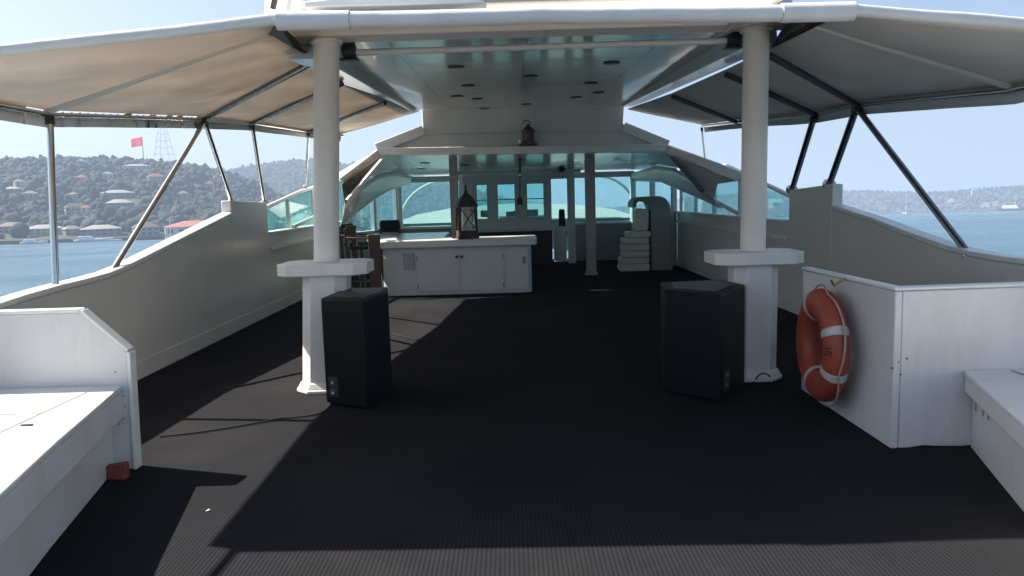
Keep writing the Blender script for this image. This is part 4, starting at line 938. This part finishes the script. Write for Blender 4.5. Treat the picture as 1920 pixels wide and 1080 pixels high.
# ================================================================== SEA, SHORES, FAR THINGS
SX = 6500
def seapt(x, y): return (x, y, sea_z(y))
sea = MB().grid([[seapt(-SX + 2 * SX * i / 20, -2500 + 9000 * j / 20) for i in range(21)] for j in range(21)], True).build('sea', M['sea'])
tag(sea, 'blue rippled sea around the boat', 'sea', kind='structure')

def dir_px(px): d = ray(px, 370 - 0.028 * (px - 960)); return Vector((d.x, d.y, 0)).normalized()
class Hill:
    def __init__(s, sky, r0, r1, r2, seed):
        s.px = [p for p, _ in sky]; s.r0, s.r1, s.r2, s.seed = r0, r1, r2, seed
        s.h = []
        for p, y in sky:
            d = dir_px(p); yy = d.y * r1; s.h.append(max(2.0, at(p, y, yy).z - sea_z(yy)))
    def height(s, px, r):
        hr = np.interp(px, s.px, s.h)
        if r <= s.r1:
            u = max(0, (r - s.r0) / (s.r1 - s.r0)); b = 2.5 + (hr - 2.5) * (0.55 * u + 0.45 * u * u * (3 - 2 * u))
            b += hr * 0.10 * noise.noise(Vector((px * 0.013, r * 0.006, s.seed))) * math.sin(math.pi * min(1, u)) * 1.3
        else:
            u = min(1, (r - s.r1) / (s.r2 - s.r1)); b = hr * (1 - u * u * 0.9)
        return max(b, 2.2)
    def pt(s, px, r):
        d = dir_px(px); return Vector((d.x * r, d.y * r, sea_z(d.y * r) + s.height(px, r)))
    def hit(s, px, py):
        for k in range(600):
            r = s.r0 + (s.r1 - s.r0) * k / 599; p = s.pt(px, r)
            v = p - EYE; yy = 540 - F_PX * v.dot(CU) / v.dot(CF)
            if yy <= py: return p, r
        return s.pt(px, s.r1), s.r1
    def mesh(s, name, lab, step=12, nr=36):
        pxs = list(range(int(s.px[0]), int(s.px[-1]) + 1, step)); rows = []
        for p in pxs:
            d = dir_px(p); q = d * (s.r0 - 6); base = Vector((q.x, q.y, sea_z(q.y) - 1.5)); q2 = Vector((q.x, q.y, sea_z(q.y) + 2.0))
            rows.append([base, q2] + [s.pt(p, s.r0 + (s.r2 - s.r0) * k / nr) for k in range(nr + 1)])
        return tag(MB().grid(rows).build(name, M['soil']), lab, 'hill', kind='structure')
H1 = Hill([(-420, 322), (-200, 312), (0, 311), (100, 308), (200, 308), (270, 310), (330, 316), (380, 324), (430, 334), (500, 362), (560, 395), (620, 412), (680, 420)], 555, 960, 1250, 3.1)
H2 = Hill([(300, 335), (400, 328), (440, 326), (480, 320), (540, 311), (600, 309), (680, 318), (760, 332), (850, 352), (930, 378), (1000, 392), (1060, 400)], 1150, 1750, 2300, 8.4)
H3 = Hill([(1080, 398), (1180, 388), (1300, 372), (1420, 362), (1560, 359), (1650, 360), (1740, 363), (1800, 360), (1860, 354), (1920, 351), (2050, 345), (2250, 342)], 1950, 2450, 3200, 5.2)
H1.mesh('near_hill', 'wooded hill with houses on the left shore'); H2.mesh('middle_hill', 'bluish wooded hill farther along the left shore'); H3.mesh('far_hill', 'hazy low hills across the water on the right')

# houses (placed first so the wood leaves them clear)
cleared = []
def house(px, py, wpx, hpx, wall, roof, lab, name='hill_house', cat='house', hill=H1, rz=None, storeys=2, group='houses on the left hillside'):
    p, r = hill.hit(px, py); k = r / F_PX; W = wpx * k; Hh = hpx * k * 0.62; D = max(7.0, W * 0.6)
    d = dir_px(px); ang = math.atan2(-d.x, d.y) + (random.uniform(-.35, .35) if rz is None else rz)
    t = thing(name, lab, cat, p, group); Q = Matrix.Rotation(ang, 3, 'Z')
    q = lambda x, y, z: p + Q @ Vector((x, y, z))
    b0 = -6.0
    MB().hexa([q(-W / 2, -D / 2, b0), q(W / 2, -D / 2, b0), q(W / 2, D / 2, b0), q(-W / 2, D / 2, b0), q(-W / 2, -D / 2, Hh), q(W / 2, -D / 2, Hh), q(W / 2, D / 2, Hh), q(-W / 2, D / 2, Hh)]).build('wall', M[wall], t)
    e = 0.5; rh = hpx * k * 0.38; rl = max(0.5, W / 2 - D / 2)
    MB().add([q(-W / 2 - e, -D / 2 - e, Hh), q(W / 2 + e, -D / 2 - e, Hh), q(W / 2 + e, D / 2 + e, Hh), q(-W / 2 - e, D / 2 + e, Hh), q(-rl, 0, Hh + rh), q(rl, 0, Hh + rh)],
             [(0, 1, 5, 4), (1, 2, 5), (2, 3, 4, 5), (3, 0, 4), (3, 2, 1, 0)]).build('roof', M[roof], t)
    nwin = max(2, min(6, int(W / 3.2)))
    for s_ in range(storeys):
        z0 = Hh * (s_ + 0.3) / storeys; z1 = Hh * (s_ + 0.75) / storeys
        for i in range(nwin):
            x = -W / 2 + W * (i + 0.5) / nwin; ww = W / nwin * 0.22
            MB().hexa([q(x - ww, -D / 2 - .1, z0), q(x + ww, -D / 2 - .1, z0), q(x + ww, -D / 2 + .1, z0), q(x - ww, -D / 2 + .1, z0), q(x - ww, -D / 2 - .1, z1), q(x + ww, -D / 2 - .1, z1), q(x + ww, -D / 2 + .1, z1), q(x - ww, -D / 2 + .1, z1)]).build('window', M['far_window'], t)
    cleared.append((px, r, wpx * 0.75 + 6))
    return t
house(160, 312, 11, 13, 'wall_white', 'roof_pale', 'white house breaking the skyline on the left hilltop')
house(42, 350, 15, 12, 'wall_white', 'roof_pale', 'small white house high on the hillside at the far left edge')
house(28, 362, 22, 10, 'wall_grey', 'roof_pale', 'low pale house below the far left hilltop')
house(158, 342, 17, 12, 'wall_pink', 'roof_red', 'pink house with red roof high on the hillside beside the leftmost post')
house(140, 372, 14, 10, 'wall_white', 'roof_brown', 'white house half hidden by trees below the pink one')
house(207, 334, 16, 11, 'wall_white', 'roof_pale', 'white house in the trees below the flagpole')
house(296, 342, 26, 15, 'wall_pink', 'roof_red', 'pink house with wide red roof below the lattice mast', )
house(262, 318, 42, 9, 'wall_cream', 'roof_pale', 'long cream terrace wall house on the hilltop below the flag')
house(222, 372, 48, 14, 'wall_grey', 'roof_pale', 'long grey mansion in the middle of the hillside')
house(225, 392, 40, 16, 'wall_grey', 'roof_pale', 'pale villa with wide front below the grey mansion')
house(140, 404, 28, 20, 'wall_pink', 'roof_brown', 'pink villa low on the hillside near the shore')
house(162, 400, 16, 14, 'wall_white', 'roof_red', 'small white villa with red roof beside the low pink villa')
house(60, 372, 20, 12, 'wall_cream', 'roof_pale', 'cream house midway down the far left hillside')
house(20, 436, 40, 16, 'wall_pink', 'roof_brown', 'brown roofed waterfront house at the far left edge')
house(80, 440, 52, 16, 'wall_cream', 'roof_pale', 'long cream waterfront house left of the leftmost post')
house(132, 440, 26, 15, 'wall_grey', 'roof_pale', 'grey waterfront house right of the leftmost post')
house(186, 441, 60, 17, 'wall_grey', 'roof_pale', 'long low grey boathouse on the left shore')
house(270, 441, 40, 22, 'wall_grey', 'roof_brown', 'dark roofed waterfront hall behind the aft strut')
house(365, 440, 100, 24, 'wall_white', 'roof_red', 'long waterfront hall with red tiled roof just above the left bulwark', rz=0.05, storeys=1)
house(345, 372, 18, 13, 'wall_cream', 'roof_brown', 'cream house in the trees right of the aft strut')
house(395, 352, 15, 11, 'wall_white', 'roof_red', 'white house high on the slope right of the left awning apex')
house(470, 405, 22, 12, 'wall_white', 'roof_red', 'white house with red roof right of the left post block', hill=H2)
house(545, 398, 30, 12, 'wall_white', 'roof_pale', 'white waterfront house seen through the teal side window', hill=H2)
for px, py, wp, hp, lab in ((1828, 366, 9, 12, 'white block standing out on the far right hill'), (1850, 388, 12, 7, 'white waterside block left of the far moored ship'), (1868, 386, 8, 8, 'small white block close to the far moored ship'), (1800, 388, 12, 5, 'low white waterside block at the foot of the far right hill'), (1785, 378, 10, 5, 'pale block on the far slope right of the right strut')):
    house(px, py, wp, hp, 'wall_white', 'roof_pale', lab, 'shore_building', 'building', H3, group='buildings on the far right shore')

# woods
def ico():
    bm = bmesh.new(); bmesh.ops.create_icosphere(bm, subdivisions=2, radius=1.0)
    v = np.array([x.co[:] for x in bm.verts]); f = np.array([[q.index for q in g_.verts] for g_ in bm.faces]); bm.free(); return v, f
IV, IF = ico(); VAR = []
for k in range(6):
    d = np.array([1 + 0.38 * noise.noise(Vector(p) * 1.6 + Vector((k * 7, 0, 0))) + 0.25 * noise.noise(Vector(p) * 3.7 + Vector((0, k * 5, 0))) for p in IV]); VAR.append(IV * d[:, None])
def wood(hill, name, lab, count, rmin, rmax, seed):
    rng = random.Random(seed); V = []; FF = []; n = 0
    for i in range(count):
        px = rng.uniform(hill.px[0], hill.px[-1]); r = hill.r0 + (hill.r1 * 1.08 - hill.r0) * rng.random() ** 0.8
        if any(abs(px - a) < w_ and -32 < r - b < 10 for a, b, w_ in cleared): continue
        if noise.noise(Vector((px * 0.03, r * 0.02, seed))) < -0.42: continue
        p = hill.pt(px, r); s_ = rng.uniform(rmin, rmax) * (0.6 if r < hill.r0 + 15 else 1)
        kz = rng.choice((0.75, 0.8, 0.85, 0.9, 0.9, 1.0, 1.0, 1.0, 1.1, 1.1, 1.2, 1.4)); sx = s_ if kz < 1.3 else s_ * 0.6
        a = rng.uniform(0, 6.28); ca, sa = math.cos(a), math.sin(a)
        v = VAR[rng.randrange(6)]
        x = (v[:, 0] * ca - v[:, 1] * sa) * sx + p.x; y = (v[:, 0] * sa + v[:, 1] * ca) * sx + p.y; z = v[:, 2] * s_ * kz + p.z + s_ * kz * 0.7
        V.append(np.stack([x, y, z], 1)); FF.append(IF + n); n += len(IV)
    V = np.concatenate(V).astype(np.float32); FF = np.concatenate(FF).astype(np.int32)
    me = bpy.data.meshes.new(name); me.vertices.add(len(V)); me.vertices.foreach_set('co', V.ravel())
    me.loops.add(FF.size); me.loops.foreach_set('vertex_index', FF.ravel()); me.polygons.add(len(FF))
    me.polygons.foreach_set('loop_start', np.arange(0, FF.size, 3, dtype=np.int32)); me.update(calc_edges=True)
    me.materials.append(M['leaf']); o = bpy.data.objects.new(name, me); COL.objects.link(o)
    return tag(o, lab, 'woodland', kind='stuff')
wood(H1, 'hillside_wood', 'dense mixed trees covering the left hillside', 7500, 2.4, 5.2, 1)
wood(H2, 'distant_wood', 'hazy blue green trees covering the farther hill', 5200, 4, 8, 2)
wood(H3, 'far_shore_wood', 'hazy trees along the far right shore', 3000, 2.2, 4.2, 3)

# flag and mast on the hilltop
p, r = H1.hit(277, 306); k = r / F_PX
t = thing('flagpole', 'tall flagpole with a waving red flag on the left hilltop', 'flagpole', p)
pt = at(277, 255, p.y); hgt = pt.z - p.z
MB().tube([p, p + Vector((0, 0, hgt))], [0.55, 0.3], 8).build('pole', M['wall_grey'], t)
rows = []; fw, fh = 17 * k, 15 * k
rt = Vector((dir_px(274).y, -dir_px(274).x, 0))
def flag_pt(u, v, o=0): # u away from the pole (to the left), v down
    return p + Vector((0, 0, hgt - 0.5 - v * fh * (1 - 0.1 * u) - u * fh * 0.28)) - rt * (u * fw) + dir_px(274) * (0.9 * math.sin(u * 7 + v) - o)
MB().grid([[flag_pt(i / 12, j / 8) for j in range(9)] for i in range(13)]).build('flag', M['flag_cloth'], t, solid=0.05)
fo = [o for o in t.children if o.name.startswith('flag')][-1]
m = MB(); n_ = 16; cu, cv = 0.40, 0.5; asp = fw / fh
out = [flag_pt(cu + .2 / asp * math.cos(a), cv + .2 * math.sin(a), .12) for a in [R(40) + R(280) * i / n_ for i in range(n_ + 1)]]
inn = [flag_pt(cu + (.05 + .16 * math.cos(a)) / asp, cv + .16 * math.sin(a), .12) for a in [R(50) + R(260) * i / n_ for i in range(n_ + 1)]]
m.grid([out, inn], False)
st = []
for i in range(10):
    rr = .095 if i % 2 == 0 else .04; a = math.pi + i * math.pi / 5; st.append(flag_pt(cu + (.27 + rr * math.cos(a)) / asp, cv + rr * math.sin(a), .12))
m.add(st, [tuple(range(10))]); m.build('crescent_and_star', M['flag_white'], fo)
p, r = H1.hit(316, 310); k = r / F_PX
t = thing('lattice_mast', 'faint lattice mast standing on the left hilltop beside the flag', 'mast', p)
top = at(313, 225, p.y).z - p.z; m = MB(); W0, W1 = 15 * k, 3 * k
lv = 7
def mc(i):
    u = i / lv; w_ = W0 + (W1 - W0) * u; return [p + Vector((sx * w_, sy * w_, u * top)) for sx, sy in ((-1, -1), (1, -1), (1, 1), (-1, 1))]
for i in range(lv):
    a, b = mc(i), mc(i + 1)
    for j in range(4):
        m.tube([a[j], b[j]], 0.18, 5); m.tube([b[j], b[(j + 1) % 4]], 0.13, 5); m.tube([a[j], b[(j + 1) % 4]], 0.09, 5)
m.build('lattice', M['mast_red'], t)
MB().tube([p + Vector((0, 0, top)), p + Vector((0, 0, top * 1.25))], [0.4, 0.15], 6).build('antenna', M['wall_white'], t)

# boats
def boat(px, py, r, L, lab, name, hull, mast=0, cabin=True, group=None):
    d = dir_px(px); c = d * r; c.z = sea_z(c.y); rt = Vector((d.y, -d.x, 0)).normalized(); up = Vector((0, 0, 1))
    t = thing(name, lab, 'boat', c, group); q = lambda a, b, z: c + rt * a + d * b + up * z
    B = L * 0.14; hh = L * 0.09
    prof = [(-.5, 1.0), (-.3, 1.0), (0, 1.0), (.3, .8), (.5, .02)]; rows = []
    for u, w_ in prof: rows.append([q(u * L, -B * w_, hh * (1 + .5 * max(0, u))), q(u * L, -B * w_ * .7, -0.3), q(u * L, B * w_ * .7, -0.3), q(u * L, B * w_, hh * (1 + .5 * max(0, u))), q(u * L, -B * w_, hh * (1 + .5 * max(0, u)))])
    m = MB(); m.grid(rows, False); m.add(rows[0][:4], [(0, 1, 2, 3)]); m.build('hull', M[hull], t)
    if cabin:
        MB().hexa([q(-.38 * L, -B * .7, hh), q(.12 * L, -B * .7, hh), q(.12 * L, B * .7, hh), q(-.38 * L, B * .7, hh), q(-.36 * L, -B * .6, hh * 2.2), q(.04 * L, -B * .6, hh * 2.2), q(.04 * L, B * .6, hh * 2.2), q(-.36 * L, B * .6, hh * 2.2)]).build('cabin', M['hull_white'], t)
        MB().box((0, 0, 0), (0.01, 0.01, 0.01)) 
    if mast:
        MB().tube([q(0, 0, hh), q(0, 0, mast)], [L * .012 + .15, .12], 6).build('mast', M['hull_white'], t)
        MB().tube([q(0, 0, hh * 1.8), q(-.4 * L, 0, hh * 1.8)], .18, 6).build('boom', M['hull_white'], t)
    return t
boat(1700, 390, 1300, 15, 'white sailing boat with bare tall mast far out on the right', 'sailing_boat', 'hull_white', 40)
boat(1905, 386, 1750, 55, 'dark hulled ship moored at the far right shore', 'cargo_ship', 'hull_dark', 22)
boat(165, 452, 520, 18, 'long white motor yacht moored at the left shore by the boathouse', 'motor_yacht', 'hull_white', group='boats along the left shore')
boat(58, 452, 525, 14, 'white boat moored at the left shore, leftmost one', 'motor_boat', 'hull_white', group='boats along the left shore')
boat(205, 451, 530, 11, 'small white boat just right of the long yacht', 'motor_boat', 'hull_white', group='boats along the left shore')
boat(316, 448, 535, 8, 'small boat with white mast in front of the red roofed hall', 'motor_boat', 'hull_white', 12, False, group='boats along the left shore')

# ------------------------------------------------------------------ haze
N = NT('haze_air'); N.t.nodes.remove(N.p)
pv = N.n('VolumePrincipled'); pv.inputs['Color'].default_value = (0.43, 0.53, 0.70, 1); pv.inputs['Density'].default_value = 0.00042; pv.inputs['Anisotropy'].default_value = 0.1
N.l(pv.outputs[0], N.out.inputs['Volume'])
z0 = lambda y: sea_z(y) - 6; z1 = lambda y: sea_z(y) + 260
hx, ya, ybk = SX + 100, -2600, 6700
hz = MB().hexa([(-hx, ya, z0(ya)), (hx, ya, z0(ya)), (hx, ybk, z0(ybk)), (-hx, ybk, z0(ybk)), (-hx, ya, z1(ya)), (hx, ya, z1(ya)), (hx, ybk, z1(ybk)), (-hx, ybk, z1(ybk))]).build('haze', N.m)
tag(hz, 'thin pale summer haze over the water', 'haze', kind='stuff')
